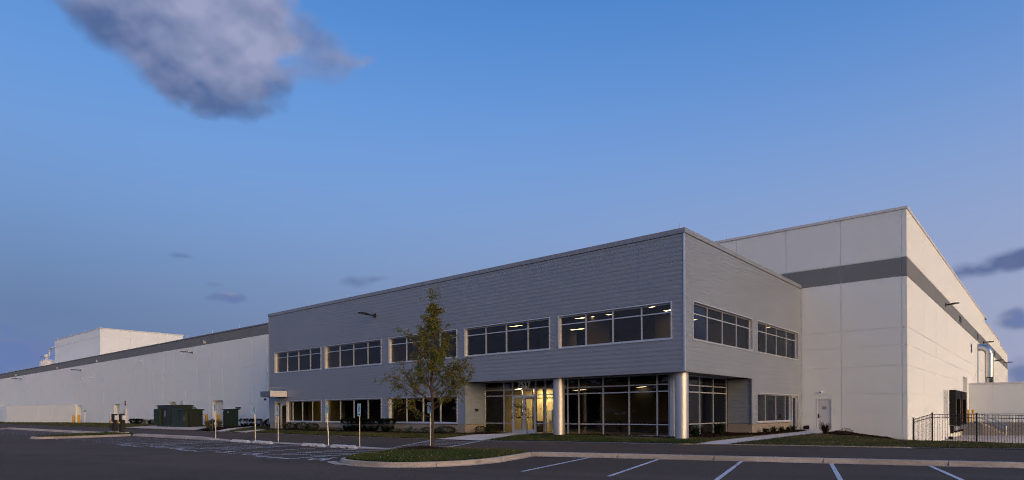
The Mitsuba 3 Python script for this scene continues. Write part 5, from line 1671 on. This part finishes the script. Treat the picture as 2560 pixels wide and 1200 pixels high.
for x, r, h, lab in ((-88.4, 1.6, .66, 'dark clipped hedge below the low white wall by the chargers'), (-81.9, .8, .6, 'sparse dark shrub left of the large green cabinet'), (-55.1, .85, .78, 'dark rounded shrub right of the small green cabinet'), (-53.0, .62, .78, 'second dark rounded shrub right of the small green cabinet'), (-49.8, .55, .76, 'sparse leafy shrub beside the office corner')):
    shrub(x, 4.9, r, .55, h, lab, 'shrub', None, SHRUB_C * .7, n=5000 if r > .9 else 1600, size=.09 if r < 1.5 else .13, boxy=r > .6 and 'rounded' in lab or r > 1.5)
for x, lab in ((-85.2, 'pale dry grass between hedge and sparse shrub'), (-83.6, 'pale dry grass clump left of the sparse shrub'), (-51.3, 'dry brown grass between the rounded and leafy shrubs')):
    spray(x, 4.9, .8, 90, .85, lab, 'ornamental grass', None, STRAW_C, 'ornamental_grass', w=.022, spread=.6)
# small boulder-like garden light beside the third window
k = thing('garden_spotlight', 'small dark spotlight with pale lens in the front bed', 'spotlight')
part(k, 'stake', MB().tube([(-20.0, -.9, .3), (-20.0, -.9, .52)], .015, 6), 'm_black')
part(k, 'head', MB().tube([(-20.05, -.98, .5), (-19.92, -.78, .72)], .075, 12), 'm_black', smooth=40)


def conifer(x, y, h, label, seed, name='conifer_tree', group=None):
    rnd = np.random.default_rng(seed)
    k = thing(name, label, 'tree', group)
    part(k, 'trunk', MB().tube([(x, y, -.1), (x, y, h)], [.02 * h, .02], 8), 'm_bark')
    lv = MB(); n = 5200
    t = rnd.random(n) ** .75; a = rnd.uniform(0, 2 * np.pi, n)
    r = (1 - t) * h * .26 * np.sqrt(rnd.random(n)) * (.7 + .3 * np.sin(t * 60)) * (1 + .25 * np.sin(a * 5 + t * 20))
    P = np.column_stack([x + r * np.cos(a), y + r * np.sin(a), h * (.06 + .95 * t) - .12 * r])
    N = np.column_stack([np.cos(a), np.sin(a), np.full(n, -.3)])
    leaf_cards(lv, P, N, h * .05, SHRUB_C, 2.4, .1, .35)
    part(k, 'crown', lv, 'm_leaf', color=True)


def broadleaf(x, y, h, w, label, seed, group=None):
    rnd = np.random.default_rng(seed)
    k = thing('broadleaf_tree', label, 'tree', group)
    br = MB(); br.tube([(x, y, -.1), (x + .1, y, h * .3), (x, y + .1, h * .6)], [.03 * h, .02 * h, .008 * h], 8)
    C = []
    for i in range(16):
        a = rnd.uniform(0, 2 * np.pi); rr = w * rnd.uniform(.15, .75); z = h * rnd.uniform(.38, .92)
        rr *= 1.1 - abs(z / h - .6)
        c = np.array([x + rr * math.cos(a), y + rr * math.sin(a), z]); C.append(c)
        br.tube([(x, y, h * .3), (x * .5 + c[0] * .5, y * .5 + c[1] * .5, (h * .3 + z) / 2), c], [.01 * h, .007 * h, .003 * h], 5)
    part(k, 'trunk', br, 'm_bark')
    lv = MB()
    P = np.vstack([c + rnd.normal(0, 1, (420, 3)) * np.array([.16, .16, .10]) * h * rnd.uniform(.6, 1.1) for c in C])
    leaf_cards(lv, P, rnd.normal(0, 1, P.shape), h * .035, SHRUB_C * 1.6, 1.6, 0, .5)
    part(k, 'crown', lv, 'm_leaf', color=True)


# the trees that the office glass mirrors stand across the lot, left of the camera
conifer(-75.0, -64.0, 12.5, 'dark conifer across the lot, mirrored in an upper office window', 31)
conifer(-121.0, -72.0, 13.5, 'second dark conifer far across the lot, mirrored in the glass', 33)
# a dark belt of trees across the road closes the view that the glass mirrors
lv = MB()
rb = np.random.default_rng(77)
for i in range(84):
    u = i / 83
    bx, by = -420 + 460 * u + rb.normal(0, 3), -118 - 16 * math.sin(u * 3) + rb.normal(0, 5)
    hh = rb.uniform(9, 15) * (1 + .5 * max(0, -bx - 150) / 270)
    n = 700
    q = rb.normal(0, 1, (n, 3)); q /= np.linalg.norm(q, axis=1, keepdims=True)
    q *= rb.random((n, 1)) ** .4
    P = np.column_stack([bx + q[:, 0] * 5.8, by + q[:, 1] * 4.5, hh * .52 + q[:, 2] * hh * .5])
    leaf_cards(lv, P, rb.normal(0, 1, P.shape), 1.5, SHRUB_C * 1.5, 1.5, 0, .5)
single('tree_belt', lv, 'm_leaf', 'dark belt of trees across the road, seen only mirrored in the glass', 'trees', kind='stuff', color=True)
# tree tops above the far end of the low roof
for i, (x, y, h, w) in enumerate(((-222.0, 110.0, 21.0, 6.0), (-216.0, 116, 19.0, 5.0))):
    broadleaf(x, y, h, w, ('dark tree top at the left edge above the low roof', 'smaller dark tree top right of the edge tree')[i], 50 + i, None)
